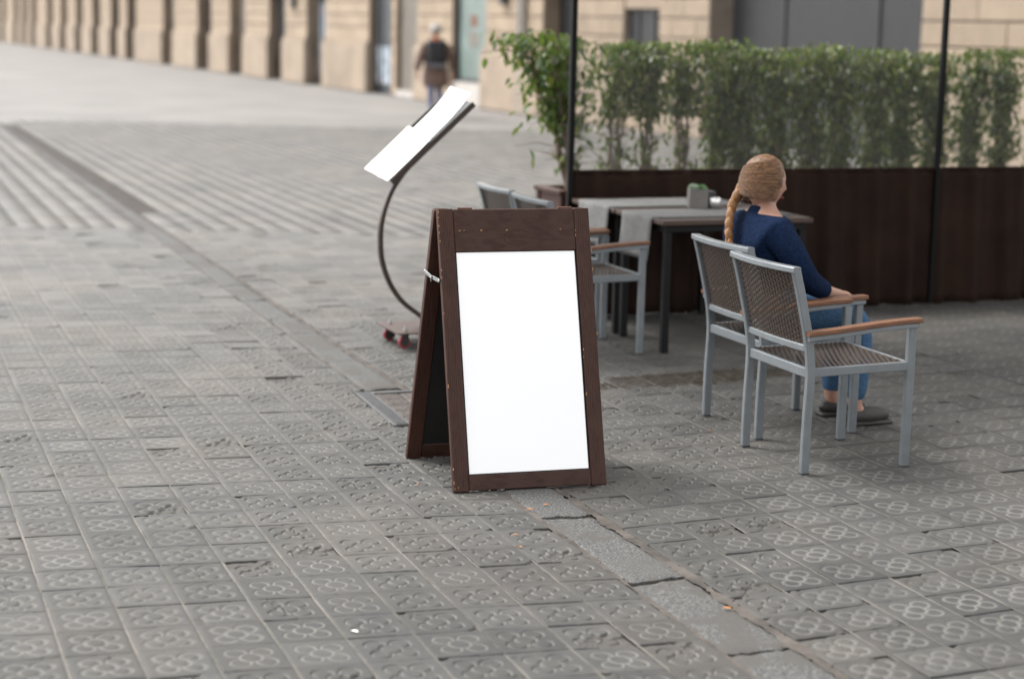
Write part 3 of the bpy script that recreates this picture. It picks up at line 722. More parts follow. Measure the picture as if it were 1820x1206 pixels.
# ------------------------------------------------------------------ terrace chairs
AF = R(20.8); Fv = Vector((math.cos(AF), math.sin(AF), 0)); Bv = Vector((-math.sin(AF), math.cos(AF), 0))
def make_chair(label):
    t = thing('terrace_chair', label, 'chair', frame(0, 0, 0, 0), 'silver grey terrace armchairs with woven backs')
    hw = .2565
    post = [(-.240, 0), (-.2395, .12), (-.237, .25), (-.232, .37), (-.233, .44), (-.242, .52), (-.258, .60), (-.280, .69), (-.300, .77), (-.322, .846)]
    post = smooth_path([(x, 0, z) for x, z in post], 2)
    for s_ in (-1, 1):
        MB().sweep([Vector((p.x, s_ * hw, p.z)) for p in post], .027, .036, up=(1, 0, 0)).obj('rear_leg', 'alu', t)
        MB().box((-.240, s_ * hw, .004), (.038, .029, .008), .002).obj('glide', 'foot', t)
        # front leg continues over a rounded corner into the arm rail
        rail = [(.235, 0), (.236, .2), (.238, .45), (.240, .575), (.236, .598), (.222, .608), (.12, .603), (0, .592), (-.12, .581), (-.225, .575)]
        pts = [Vector((x, s_ * (hw + .012), z)) for x, z in rail]
        MB().sweep(pts, .030, [.036, .036, .036, .036, .034, .028, .024, .022, .022, .022], up=(0, 1, 0)).obj('front_leg', 'alu', t) if False else None
        mb = MB(); mb.sweep([Vector((.235, s_ * hw, 0)), Vector((.236, s_ * hw, .3)), Vector((.238, s_ * hw, .600))], .030, .036, up=(1, 0, 0)); mb.obj('front_leg', 'alu', t)
        MB().box((.235, s_ * hw, .004), (.038, .032, .008), .002).obj('glide', 'foot', t)
        ar = [(.255, .603), (.2, .602), (.12, .598), (0, .588), (-.12, .576), (-.262, .566)]
        am = MB().sweep([Vector((x, s_ * (hw + .018), z)) for x, z in ar], .030, .022, up=(0, 0, 1)).obj('arm_rail', 'alu', t)
        MB().sweep([Vector((x, s_ * (hw + .018), z + .020)) for x, z in ([(.262, .604)] + ar[1:-1] + [(-.268, .566)])], .050, .018, up=(0, 0, 1)).obj('armrest', 'arm_wood', t)
        MB().sweep([(-.228, s_ * hw, .422), (.228, s_ * hw, .430)], .022, .036, up=(0, 0, 1)).obj('seat_rail', 'alu', t)
    # back curves: centre of the back lies further back than the posts
    def arc(x, z, depth, n=12, hh=hw): return [Vector((x - depth * (1 - ((k / n) * 2 - 1) ** 2), -hh + 2 * hh * k / n, z)) for k in range(n + 1)]
    MB().sweep(arc(-.322, .846, .030, hh=hw + .014), .040, .024, up=(0, 0, 1)).obj('top_bar', 'alu', t)
    MB().sweep(arc(-.243, .520, .014, hh=hw - .012), .022, .028, up=(0, 0, 1)).obj('lower_bar', 'alu', t)
    MB().sweep([(-.232, -hw + .012, .418), (-.232, hw - .012, .418)], .022, .040, up=(0, 0, 1)).obj('seat_rail', 'alu', t)
    MB().sweep([(.232, -hw + .012, .428), (.232, hw - .012, .428)], .022, .036, up=(0, 0, 1)).obj('seat_rail', 'alu', t)
    def backsurf(u_, v_):                              # u across -1..1, v 0..1 upwards
        z = .532 + v_ * .302; i = min(range(len(post) - 1), key=lambda q: abs(post[q].z - z)); x = post[i].x + (z - post[i].z) * (post[i + 1].x - post[i].x) / (post[i + 1].z - post[i].z + 1e-9)
        return Vector((x - (.014 + .016 * v_) * (1 - u_ * u_), u_ * (hw - .013), z))
    def seatsurf(u_, v_):
        x = -.222 + v_ * .444; return Vector((x, u_ * (hw - .011), .440 + .004 * v_ - .012 * (1 - u_ * u_) * math.sin(PI * min(1, max(0, v_)))))
    def weave(fn, nu, nv, w1, w2, amp):
        mb = MB(); bm = mb.bm
        def strand(f, n, wid, phase):
            prev = None
            for k in range(n + 1):
                P, side, nr = f(k / n); P = P + nr * amp * math.cos(PI * k * (n and 1) + phase)
                a = bm.verts.new(P - side * wid / 2); b2 = bm.verts.new(P + side * wid / 2)
                if prev: bm.faces.new((prev[0], prev[1], b2, a))
                prev = (a, b2)
        def frame_at(u_, v_):
            e = .01; P = fn(u_, v_); du = (fn(u_ + e, v_) - fn(u_ - e, v_)).normalized(); dv = (fn(u_, v_ + e) - fn(u_, v_ - e)).normalized()
            return P, du, dv, du.cross(dv).normalized()
        for q in range(nv):
            v_ = (q + .5) / nv
            def f(s_, v_=v_):
                P, du, dv, nr = frame_at(-1 + 2 * s_, v_); return P, dv, nr
            strand(f, nu, w1, PI * (q % 2))
        for q in range(nu):
            u_ = -1 + 2 * (q + .5) / nu
            def f(s_, u_=u_):
                P, du, dv, nr = frame_at(u_, min(1, s_)); return P, du, nr
            strand(f, nv, w2, PI * (q % 2) + PI / 2)
        return mb
    weave(backsurf, 21, 29, .0088, .0135, .0030).obj('woven_back', 'weave', t, None)
    weave(seatsurf, 19, 38, .0086, .0140, .0028).obj('woven_seat', 'weave', t, None)
    return t
A0 = Vector((.707, 9.958, 0)) - Fv * .235 + Bv * .2565
C0 = Vector((.918, 8.375, 0)) + Fv * .24 - Bv * .2565
D0 = Vector((1.024, 7.75, 0)) + Fv * .24 - Bv * .2565
chA = make_chair('empty armchair whose front leg stands beside the black table leg, behind the sign board')
def setp(o, p, yaw=AF): o.matrix_world = frame(p.x, p.y, 0, yaw)
def dup_chair(p, label, yaw=AF):
    c = copy_tree(chA); setp(c, p, yaw); c['label'] = label; return c
setp(chA, A0)
chB = dup_chair(A0 + Bv * .645 + Fv * .022, 'farthest empty armchair, only its back showing above the sign board')
chC = dup_chair(C0, 'terrace armchair on which the woman in the navy jacket sits')
chD = dup_chair(D0, 'empty terrace armchair nearest the camera, beside the seated woman')

# ------------------------------------------------------------------ tables
def make_table(label):
    t = thing('terrace_table', label, 'table', frame(0, 0, 0, 0), 'dark terrace tables with grey runners')
    TL, TW = .94, .645
    MB().bx(0, TL, 0, TW, .715, .742, .004).obj('tabletop', 'table_wood', t)
    MB().bx(.03, TL - .03, .03, TW - .03, .675, .714, .002).obj('apron', 'black_metal', t)
    for x in (.05, TL - .05):
        for y in (.045, TW - .045): MB().bx(x - .02, x + .02, y - .02, y + .02, .0, .675, .002).obj('leg', 'black_metal', t)
    return t
def make_runner(label, y0, y1, hang, seed):
    t = thing('table_runner', label, 'table runner', frame(0, 0, 0, 0), 'grey woven runners laid along the tables')
    r = random.Random(seed); n = 10; prof = [(-.012 - .004 * k, .742 - hang + k * hang / 9) for k in range(9)]
    prof = [(-.006 - .018 * (1 - k / 8) ** 1.3, .742 - hang + (hang - .01) * k / 8) for k in range(9)] + [(-.003, .7455), (.004, .7475), (.02, .7478), (.3, .7475), (.6, .7476), (.90, .7475)]
    vs, F = [], []
    for k in range(n + 1):
        y = y0 + (y1 - y0) * k / n
        for x, z in prof: vs.append((x - (.006 * math.sin(k * .9 + seed) if z < .74 else 0), y, z))
    m_ = len(prof)
    for k in range(n):
        for q in range(m_ - 1): F.append((k * m_ + q, k * m_ + q + 1, (k + 1) * m_ + q + 1, (k + 1) * m_ + q))
    me = np_mesh('cloth', vs, F, True); o = link('cloth', me, 'runner', t)
    md = o.modifiers.new('s', 'SOLIDIFY'); md.thickness = .002; md.offset = -1
    return t
T1 = Vector((.815, 9.955, 0))
tabs = [('near dark table of the joined pair, its black corner leg beside the empty armchair', T1), ('far dark table of the joined pair, next to the brown fabric barrier', T1 + Bv * .662)]
tb = make_table(tabs[0][0]); setp(tb, tabs[0][1]); tb2 = copy_tree(tb); setp(tb2, tabs[1][1]); tb2['label'] = tabs[1][0]
rn = make_runner('pale grey woven runner on the near table, hanging down beside the armchair arm', .13, .545, .235, 1); setp(rn, T1)
rn2 = make_runner('pale grey woven runner on the far table, hanging down behind the first runner', .06, .53, .235, 2); setp(rn2, T1 + Bv * .662)
# pot and metal cup on the table
def tp(u_, v_): return T1 + Fv * u_ + Bv * v_
p = tp(.505, .60)
pot = thing('plant_pot', 'square grey cement pot of small succulents standing on the tables', 'plant pot', frame(p.x, p.y, .7475, R(2)))
MB().bx(-.055, .055, -.055, -.047, 0, .112, .001).obj('pot_wall', 'pot', pot); MB().bx(-.055, .055, .047, .055, 0, .112, .001).obj('pot_wall', 'pot', pot)
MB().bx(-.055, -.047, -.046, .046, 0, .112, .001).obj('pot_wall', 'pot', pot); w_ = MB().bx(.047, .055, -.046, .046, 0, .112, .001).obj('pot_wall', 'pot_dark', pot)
MB().bx(-.046, .046, -.046, .046, .01, .098).obj('soil', 'soil', pot, None)
def rosette(c, r, mat, n, nm):
    mb = MB()
    for k in range(n):
        a = k * 2.4; el = R(20 + 60 * k / n); d = Vector((math.cos(a) * math.cos(el), math.sin(a) * math.cos(el), math.sin(el)))
        mb.ell(Vector(c) + d * r * .55, (r * .5, r * .22, r * .12), d.to_track_quat('X', 'Z').to_matrix(), 8, 5)
    return mb.obj(nm, mat, pot)
rosette((-.03, -.015, .105), .038, 'succ_pale', 16, 'succulent'); rosette((.022, .0, .105), .034, 'succ', 16, 'succulent'); rosette((.0, .03, .105), .028, 'succ', 12, 'succulent'); rosette((.035, -.03, .102), .026, 'succ', 12, 'succulent')
p = tp(.585, .535)
q = thing('dark_pot', 'low dark square pot standing right behind the grey cement pot', 'plant pot', frame(tp(.585, .655).x, tp(.585, .655).y, .7475, R(12)))
MB().bx(-.05, .05, -.045, .045, 0, .092, .003).obj('pot_wall', 'pot_dark', q)
cup = thing('metal_cup', 'shiny round metal cup standing in front of the cement pot', 'cup', frame(p.x, p.y, .7475, 0))
MB().lathe([(0, 0), (.034, 0), (.036, .003), (.036, .058), (.034, .062), (.031, .060), (.031, .048), (0, .046)], (0, 0, 0), 28).obj('cup_wall', 'steel', cup)
MB().lathe([(.0, .047), (.028, .047), (.024, .056), (.010, .062), (.004, .066), (0, .066)], (0, 0, 0), 20).obj('cup_lid', 'steel', cup)

# ------------------------------------------------------------------ windscreen: post, fabric skirt, clear film
WS = Vector((.338, 11.215, 0)); AW = R(19.5); Ww = Vector((math.cos(AW), math.sin(AW), 0)); Wn = Vector((-math.sin(AW), math.cos(AW), 0))
scr = thing('windscreen', 'terrace windscreen with black posts, brown fabric skirt and clear scratched film above', 'windscreen', frame(WS.x, WS.y, 0, AW))
LEN = 5.2
for x, w_ in ((0, .036), (2.6, .036), (5.2, .036)):
    MB().bx(x - w_ / 2, x + w_ / 2, -w_ / 2, w_ / 2, 0, 2.62, .004).obj('post', 'post', scr)
n, k = 300, 14; vs = []
for a_ in range(n + 1):
    x = .022 + (LEN - .044) * a_ / n
    for b_ in range(k + 1):
        z = max(.0006, .905 * b_ / k - .006 * math.sin(x * 7) * (b_ > 0))
        fold = .034 * math.sin(x * 23 + .8 * math.sin(x * 5)) * (1 - .75 * (b_ / k)) + .009 * math.sin(x * 51 + b_ * .15)
        vs.append((x, fold, z))
idx = np.arange((n + 1) * (k + 1)).reshape(n + 1, k + 1); F = np.stack([idx[:-1, :-1], idx[1:, :-1], idx[1:, 1:], idx[:-1, 1:]], -1).reshape(-1, 4)
o = link('fabric_skirt', np_mesh('fabric_skirt', vs, F, True), 'fabric', scr); md = o.modifiers.new('s', 'SOLIDIFY'); md.thickness = .003
MB().bx(.02, LEN - .02, -.012, .012, .895, .912, .003).obj('hem_rail', 'fabric', scr)
MB().bx(.02, 2.58, -.0015, .0015, .912, 2.58).obj('film', 'film', scr, None); MB().bx(2.62, LEN - .02, -.0015, .0015, .912, 2.58).obj('film', 'film', scr, None)
MB().bx(-.018, LEN + .018, -.018, .018, 2.62, 2.655, .003).obj('top_rail', 'post', scr)
# awning over the terrace, above the picture
awn = thing('terrace_awning', 'dark canvas awning stretched over the terrace tables above the windscreen', 'awning', frame(WS.x, WS.y, 0, AW))
MB().poly([(-1.9, .2, 2.70), (5.3, .2, 2.70), (5.3, -1.9, 2.86), (-1.9, -1.9, 2.86), (-1.9, .2, 2.685), (5.3, .2, 2.685), (5.3, -1.9, 2.845), (-1.9, -1.9, 2.845)],
          [(0, 1, 2, 3), (7, 6, 5, 4), (0, 4, 5, 1), (1, 5, 6, 2), (2, 6, 7, 3), (3, 7, 4, 0)]).obj('canvas', 'canvas', awn, None)
for x in (5.25,):
    MB().bx(x - .03, x + .03, -1.88, -1.82, 0, 2.84, .004).obj('post', 'post', awn)
MB().bx(-1.9, 5.3, -1.87, -1.83, 2.80, 2.84, .004).obj('beam', 'post', awn)

# ------------------------------------------------------------------ planters and hedge of weeping figs
def planter(x, y, label, f_len=.58, b_len=.45):
    t = thing('wooden_planter', label, 'planter', frame(x, y, 0, AF), 'brown wooden planters of the hedge')
    H0 = .70
    for k in range(3):
        z0 = .03 + k * .215; z1 = z0 + .21
        MB().bx(.02, f_len - .02, .012, .030, z0, z1, .003).obj('board', 'planter', t); MB().bx(.02, f_len - .02, b_len - .03, b_len - .012, z0, z1, .003).obj('board', 'planter', t)
        MB().bx(.012, .030, .031, b_len - .031, z0, z1, .003).obj('board', 'planter', t); MB().bx(f_len - .03, f_len - .012, .031, b_len - .031, z0, z1, .003).obj('board', 'planter', t)
    for xx in (0, f_len - .05):
        for yy in (0, b_len - .05): MB().bx(xx, xx + .05, yy, yy + .05, 0, H0 - .03, .004).obj('corner_post', 'planter', t)
    for a in ((-.015, f_len + .015, -.015, .055), (-.015, f_len + .015, b_len - .055, b_len + .015), (-.015, .055, .056, b_len - .056), (f_len - .055, f_len + .015, .056, b_len - .056)):
        MB().bx(*a, H0 - .03, H0, .004).obj('rim_board', 'planter', t)
    MB().bx(.032, f_len - .032, .032, b_len - .032, .45, .62).obj('soil', 'soil', t, None)
    return t
PX, PY = .305, 12.13
pl0 = planter(PX, PY, 'brown wooden planter at the open end of the hedge, left of the black post')
for k in range(1, 6):
    p = Vector((PX, PY, 0)) + Fv * (.62 * k); c = copy_tree(pl0); setp(c, p)
    c['label'] = ['', 'second brown planter from the black post, hidden low behind the fabric skirt', 'third brown planter from the black post, behind the fabric skirt', 'fourth brown planter from the black post, behind the fabric skirt', 'fifth brown planter from the black post, behind the fabric skirt', 'brown planter at the far right end of the hedge'][k]
def fig(base, name, label, seed, nleaf, top, spread, lean, mat, ncore, lowgap, leaf=.062, grp='weeping figs of the terrace hedge', nst=5):
    r = np.random.default_rng(seed); t = thing(name, label, 'plant', frame(base[0], base[1], .60, AF), grp)
    mb = MB(); tips = []
    for k in range(nst):
        a = r.uniform(0, 2 * PI); sx = lean[0] * r.uniform(.3, 1.2) + .5 * spread[0] * math.cos(a); sy = lean[1] + .5 * spread[1] * math.sin(a)
        h = (top - .60) * r.uniform(.72, .97); pts = []
        for q in range(9):
            s_ = q / 8; bend = s_ ** 1.5
            pts.append(Vector((sx * bend + .012 * math.sin(q * 1.9 + k) + .02 * (k - nst / 2) / nst * 2, sy * bend + .012 * math.cos(q * 1.3 + k * 2) + .03 * math.sin(k * 2.1), h * s_)))
        r0 = r.uniform(.010, .018)
        mb.sweep(pts, [r0 * (1 - .75 * q / 8) for q in range(9)], None, up=(.3, 1, .2), n=6)
        for q in range(2, 9):
            for _ in range(4):
                d = Vector((r.normal(0, 1) * spread[0], r.normal(0, 1) * spread[1], r.uniform(.0, .35))) * .55; e = pts[q] + d * r.uniform(.4, 1)
                if e.z > h * 1.02 + .02: e.z = h
                m1 = pts[q].lerp(e, .5) + Vector((0, 0, .03)); mb.sweep([pts[q], m1, e], [.004, .003, .0015], None, up=(.2, .1, 1), n=4); tips.append((pts[q], m1, e))
    mb.obj('trunk', 'bark', t)
    V_, F_, T_ = [], [], []
    H1 = top - .60
    cl = [(r.uniform(-1, 1), r.uniform(-1, 1), r.uniform(0, 1)) for _ in range(26)]
    cnt = 0
    while cnt < nleaf:
        if r.random() < .55:
            P0, P1, P2 = tips[r.integers(len(tips))]; s_ = r.random() ** .6
            P = (P0.lerp(P2, s_)) + Vector(r.normal(0, .022, 3))
        else:
            z = H1 * (1 - (1 - lowgap) * r.random() ** 1.6); hz = z / H1
            cxx = lean[0] * hz ** 1.5; wv = .75 + .35 * hz
            P = Vector((cxx + r.normal(0, .52) * spread[0] * wv, lean[1] * hz + r.normal(0, .5) * spread[1] * wv, z + r.normal(0, .015)))
            dens = math.sin(P.x * 23 + seed) * math.sin(P.y * 19 + seed * 2) * math.sin(P.z * 17 + seed * .7)
            if dens < -.12 and r.random() < .8: continue
        if P.z > H1 + .02 + .02 * math.sin(P.x * 20) or P.z < .02: continue
        if P.z < lowgap * H1 and r.random() < .74: continue
        L_ = leaf * r.uniform(.65, 1.25); wd = L_ * r.uniform(.36, .5); az = r.uniform(0, 2 * PI); droop = r.uniform(.45, 1.4)
        d = Vector((math.cos(az) * math.cos(droop), math.sin(az) * math.cos(droop), -math.sin(droop))); sdv = d.cross(Vector((r.normal(0, .5), r.normal(0, .5), 1))).normalized(); nr = sdv.cross(d)
        k = len(V_); V_ += [P, P + d * L_ * .38 + sdv * wd / 2 + nr * wd * .16, P + d * L_ * .38 - nr * .0, P + d * L_ * .38 - sdv * wd / 2 + nr * wd * .16, P + d * L_ * .72 + sdv * wd * .33 + nr * wd * .08, P + d * L_ * .74 - nr * .002, P + d * L_ * .72 - sdv * wd * .33 + nr * wd * .08, P + d * L_ - nr * L_ * .05]
        F_ += [(k, k + 1, k + 2), (k, k + 2, k + 3), (k + 1, k + 4, k + 5), (k + 1, k + 5, k + 2), (k + 2, k + 5, k + 6), (k + 2, k + 6, k + 3), (k + 4, k + 7, k + 5), (k + 5, k + 7, k + 6)]
        T_ += [min(1, max(0, r.beta(1.6, 2.2) + (.18 if r.random() < .2 else 0)))] * 8; cnt += 1
    me = np_mesh('foliage', [tuple(v) for v in V_], F_, True); at = me.attributes.new('leaf_tone', 'FLOAT', 'POINT'); at.data.foreach_set('value', np.array(T_, np.float32))
    o = link('foliage', me, mat, t); o['kind'] = 'stuff'
    return t
def hp(f_): return (.222 + .936 * f_, 12.306 + .354 * f_)
fig(hp(.165), 'weeping_fig', 'loose leafy weeping fig leaning left out of the end planter, left of the black post', 3, 900, 1.74, (.27, .22), (-.27, -.02), 'leaf_first', 0, .45, .078, nst=9)
fpos = [.48, .73, 1.01, 1.25, 1.47, 1.72, 1.98, 2.24, 2.5, 2.76, 3.02, 3.3, 3.6]
names = ['first', 'second', 'third', 'fourth', 'fifth', 'sixth', 'seventh', 'eighth', 'ninth', 'tenth', 'eleventh', 'twelfth', 'thirteenth']
for k, f_ in enumerate(fpos):
    dense = k >= 3
    q_ = random.Random(k * 3 + 1)
    fig(hp(f_), 'weeping_fig', names[k] + ' weeping fig right of the black post in the clipped hedge behind the film', 20 + k, 980 if not dense else 1500, (1.70 if k < 4 else 1.66) + q_.uniform(-.025, .03), (q_.uniform(.15, .23), .17), (q_.uniform(-.07, .07), 0), 'leaf', 0, .55 if not dense else .2, .058, nst=4)

# ------------------------------------------------------------------ stone facade along the plaza
FP = Vector((1.156, 34.17, 0)); fa = math.atan2(.924, -.383)
fac = thing('stone_building', 'long sandstone building with heavy pillars, dark doorways and a shop window along the plaza', 'building', frame(FP.x, FP.y, 0, fa))
# local: x along the wall (away to the left), y towards the plaza is +, z up
yy = 1.0
Ysign = 1 if (Matrix.Rotation(fa, 3, 'Z') @ Vector((0, 1, 0))).x < 0 else -1
def fb(mb, x0, x1, y0, y1, z0, z1, bev=0):           # y measured outwards from the wall plane
    a, b2 = sorted((y0 * Ysign, y1 * Ysign)); return mb.bx(x0, x1, a, b2, z0, z1, bev)
openings = [(-10.8, -5.0, .0, 3.2, .4, 'door_dark'), (-3.24, -1.86, .75, 2.07, .10, 'door_dark'), (.24, 1.70, .0, 3.0, .32, 'door_dark'), (4.72, 6.7, .5, 3.0, .10, 'shop'), (9.01, 10.50, .16, 3.1, .10, 'shutter'),
            (10.86, 12.6, .0, 3.1, .15, 'graffiti'), (16.35, 18.15, .0, 3.1, .30, 'graffiti'), (20.38, 22.14, .0, 2.42, .22, 'door_dark')]
x = 25.0
while x < 104:
    openings.append((x, x + 2.0, .0, 3.0, .3, random.choice(['door_dark', 'door_dark', 'graffiti', 'shutter']))); x += random.choice([3.6, 4.6, 5.8, 7.2])
edges = [-18.0] + [v for o_ in openings for v in (o_[0], o_[1])] + [110.0]
piers = [(edges[i], edges[i + 1]) for i in range(0, len(edges), 2)]
mb = MB(); fb(mb, -18, 110, -1.6, -1.2, 0, 9); mb.obj('rear_wall', 'stone_back', fac, None)
mb = MB(); fb(mb, -18, 110, -1.2, .0, 4.66, 9.0); mb.obj('upper_wall', 'stone_back', fac, None)
mb = MB(); fb(mb, -18, 110, -1.2, .18, 4.35, 4.66); mb.obj('cornice', 'stone', fac, None)
nblock = 0; farb = MB()
for a, b2 in piers:
    mb = MB(); fb(mb, a + .02, b2 - .02, -1.2, -.03, 0, 4.34); mb.obj('pier_core', 'reveal', fac, None)
    wide = b2 - a > 1.2
    po = .14 if wide else .04
    if wide:
        pa, pb = a - .05, b2 + .05
        if a == 6.7: pb = 9.0
        mb = MB(); fb(mb, pa, pb, -.03, po, 0, 1.18, .02); mb.obj('plinth', 'plinth', fac, None)
        mb = MB(); fb(mb, pa + .02, pb - .02, -.028, po - .05, 1.18, 1.27, .02); mb.obj('plinth_cap', 'plinth', fac, None)
    z = 1.275 if wide else .02; row = 0
    while z < 4.2:
        hgt = .325; n_ = max(1, int(round((b2 - a) / 1.15))); w_ = (b2 - a) / n_
        offs = 0 if row % 2 == 0 or n_ == 1 else w_ / 2
        cuts = sorted({a, b2} | {a + offs + w_ * q for q in range(n_ + 1) if a < a + offs + w_ * q < b2})
        for c0, c1 in zip(cuts, cuts[1:]):
            if c1 - c0 < .06: continue
            if c0 < 23 and nblock < 285:
                mb = MB(); fb(mb, c0 + .004, c1 - .004, -.03, .035 + random.uniform(-.004, .004), z, z + hgt - .022, .012); mb.obj('stone_block', 'stone', fac, None); nblock += 1
            else: fb(farb, c0 + .004, c1 - .004, -.03, .035, z, z + hgt - .022)
        z += hgt; row += 1
o = farb.obj('stone_courses_beyond', 'stone', fac, None); o['kind'] = 'stuff'
for a, b2, z0, z1, dp, kind in openings:
    mb = MB(); fb(mb, a, b2, -1.2, .0, z1 + .002, 4.345); mb.obj('lintel', 'stone', fac, None)
    if z0 > 0:
        mb = MB(); fb(mb, a, b2, -1.2, .03, 0, z0 - .002); mb.obj('sill_wall', 'marble' if kind in ('shop', 'shutter') else 'stone', fac, None)
    if kind == 'shop':
        mb = MB(); fb(mb, a + .10, b2 - .10, -dp - .03, -dp, z0 + .08, z1 - .08); pn = mb.obj('shop_window', 'shopglass', fac, None)
        for q in ((a, a + .10, z0, z1), (b2 - .14, b2, z0, z1), (a + .10, b2 - .14, z0, z0 + .08), (a + .10, b2 - .14, z1 - .08, z1)):
            mb = MB(); fb(mb, q[0], q[1], -dp - .06, -dp + .05, q[2], q[3], .004); mb.obj('window_frame', 'iron', pn, None)
        for zz, ww, hh, mt in ((1.25, .5, .32, 'shutter'), (1.68, .42, .25, 'arm_wood')):
            mb = MB(); fb(mb, (a + b2) / 2 - ww / 2, (a + b2) / 2 + ww / 2, -dp + .001, -dp + .006, zz, zz + hh); mb.obj('window_display', mt, pn, None)
    else:
        mt = kind if kind != 'graffiti' else 'door_blue'
        mb = MB(); fb(mb, a, b2, -dp - .05, -dp, z0, z1); dr = mb.obj('door', mt, fac, None)
        if kind == 'graffiti':
            mb = MB(); fb(mb, a + .12, b2 - .1, -dp + .001, -dp + .004, .25, 1.15 if a < 15 else 2.2); mb.obj('graffiti_paint', 'graffiti', dr, None)
        if kind in ('shutter',):
            for q in range(22):
                mb = MB(); fb(mb, a + .04, b2 - .04, -dp, -dp + .02, z0 + .02 + q * .13, z0 + .13 + q * .13, .006); mb.obj('slat', 'shutter', dr, None)
        elif kind != 'shutter':
            for q in (.28, .72):
                mb = MB(); fb(mb, a + (b2 - a) * q - .03, a + (b2 - a) * q + .03, -dp, -dp + .03, z0, z1 - .02); mb.obj('door_stile', 'iron', dr, None)
mb = MB()
for xx in (2.72, 2.52): mb.sweep([(xx, .10 * Ysign, 0.02), (xx, .10 * Ysign, 4.3)], .055, None, n=10)
mb.obj('downpipe', 'pipe', fac)
for xx, zz in ((19.3, 2.05), (3.6, 2.15)):
    mb = MB(); fb(mb, xx - .12, xx + .12, .036, .16, zz, zz + .5, .01); l_ = mb.obj('wall_lamp', 'iron', fac, None)
# ------------------------------------------------------------------ people
def skin_mesh(name, verts, edges, radii, levels=2, root=0):
    me = bpy.data.meshes.new(name); me.from_pydata([tuple(v) for v in verts], edges, []); me.update()
    o = bpy.data.objects.new(name, me); C.objects.link(o)
    md = o.modifiers.new('skin', 'SKIN'); md.use_smooth_shade = True
    sv = me.skin_vertices[0].data
    for i, r_ in enumerate(radii): sv[i].radius = (r_, r_) if isinstance(r_, (int, float)) else r_; sv[i].use_root = (i == root)
    s2 = o.modifiers.new('sub', 'SUBSURF'); s2.levels = levels; s2.render_levels = levels
    dg = bpy.context.evaluated_depsgraph_get(); m2 = bpy.data.meshes.new_from_object(o.evaluated_get(dg)); bpy.data.objects.remove(o)
    m2.polygons.foreach_set('use_smooth', np.ones(len(m2.polygons), bool)); m2.name = name
    return m2
class Sk:
    def __init__(s): s.v, s.e, s.r = [], [], []
    def add(s, p, r, par=None):
        s.v.append(Vector(p)); s.r.append(r); i = len(s.v) - 1
        if par is not None: s.e.append((par, i))
        return i
    def chain(s, par, items):
        for p, r in items: par = s.add(p, r, par)
        return par
def hand(s, wrist, wp, d, side, curl=.5, palm_n=Vector((0, 0, -1))):
    """wrist index, position, direction of the hand, side vector towards the thumb"""
    d = Vector(d).normalized(); sd_ = Vector(side).normalized(); pn = Vector(palm_n).normalized()
    pc = s.add(wp + d * .035, .024, wrist); pe = s.add(wp + d * .075, (.026, .014), pc)
    for k, (o_, L_) in enumerate(((.030, .066), (.010, .074), (-.010, .069), (-.029, .054))):
        b0 = s.add(wp + d * .088 + sd_ * o_, .0088, pe); a = curl * (.5 + .1 * k)
        d1 = (d * math.cos(a) + pn * math.sin(a)); d2 = (d * math.cos(2 * a) + pn * math.sin(2 * a))
        b1 = s.add(s.v[b0] + d1 * L_ * .55, .0078, b0); s.add(s.v[b1] + d2 * L_ * .5, .0062, b1)
    t0 = s.add(wp + d * .035 + sd_ * .036 + pn * .006, .0105, pc); t1 = s.add(s.v[t0] + (d * .7 + sd_ * .5 + pn * .3) * .034, .0092, t0); s.add(s.v[t1] + (d * .9 + sd_ * .1 + pn * .3) * .028, .0075, t1)
def make_head(parent, c, yaw, tilt, hs_, skin='skin'):
    """head with brow, nose, lips, eyes and ears; +x is forward"""
    rot = Matrix.Rotation(yaw, 3, 'Z') @ Matrix.Rotation(tilt, 3, 'Y'); c = Vector(c); n1, n2 = 32, 24
    bm = bmesh.new(); bmesh.ops.create_uvsphere(bm, u_segments=n1, v_segments=n2, radius=1)
    for v in bm.verts:
        p = v.co; x, y, z = p.x, p.y, p.z
        jaw = max(0, -z); X = x * .094 * (1 - .12 * jaw); Y = y * .074 * (1 - .30 * jaw ** 1.5); Z = z * .116
        if x > .2:
            fy = math.exp(-(y / .20) ** 2)
            X += .020 * fy * math.exp(-((z + .12) / .16) ** 2) * x
            X -= .007 * math.exp(-((abs(y) - .36) / .15) ** 2) * math.exp(-((z - .06) / .10) ** 2)
            X += .006 * math.exp(-(y / .28) ** 2) * math.exp(-((z + .48) / .07) ** 2)
            X += .010 * math.exp(-(y / .35) ** 2) * math.exp(-((z + .82) / .16) ** 2)
        v.co = Vector((X, Y, Z)) * hs_
    for s_ in (-1, 1):
        r = bmesh.ops.create_uvsphere(bm, u_segments=10, v_segments=8, radius=1); bmesh.ops.transform(bm, matrix=Matrix.Translation((-.004 * hs_, s_ * .076 * hs_, -.002)) @ Matrix.Diagonal((.018 * hs_, .008 * hs_, .030 * hs_, 1)), verts=r['verts'])
    bm.transform(Matrix.Translation(c) @ rot.to_4x4())
    me = bpy.data.meshes.new('head'); bm.to_mesh(me); bm.free(); shade(me, 80); h = link('head', me, skin, parent)
    for s_ in (-1, 1):
        e = MB(); e.ell(c + rot @ Vector((.073 * hs_, s_ * .030 * hs_, .006 * hs_)), (.010, .011, .010), None, 10, 8); e.obj('eye', 'white', h)
        e = MB(); e.ell(c + rot @ Vector((.0815 * hs_, s_ * .030 * hs_, .006 * hs_)), (.003, .005, .005), None, 8, 6); e.obj('pupil', 'post', h)
    e = MB(); e.ell(c + rot @ Vector((.092 * hs_, 0, -.055 * hs_)), (.006, .022, .006), rot, 10, 6); e.obj('mouth', 'red_rubber', h)
    return rot
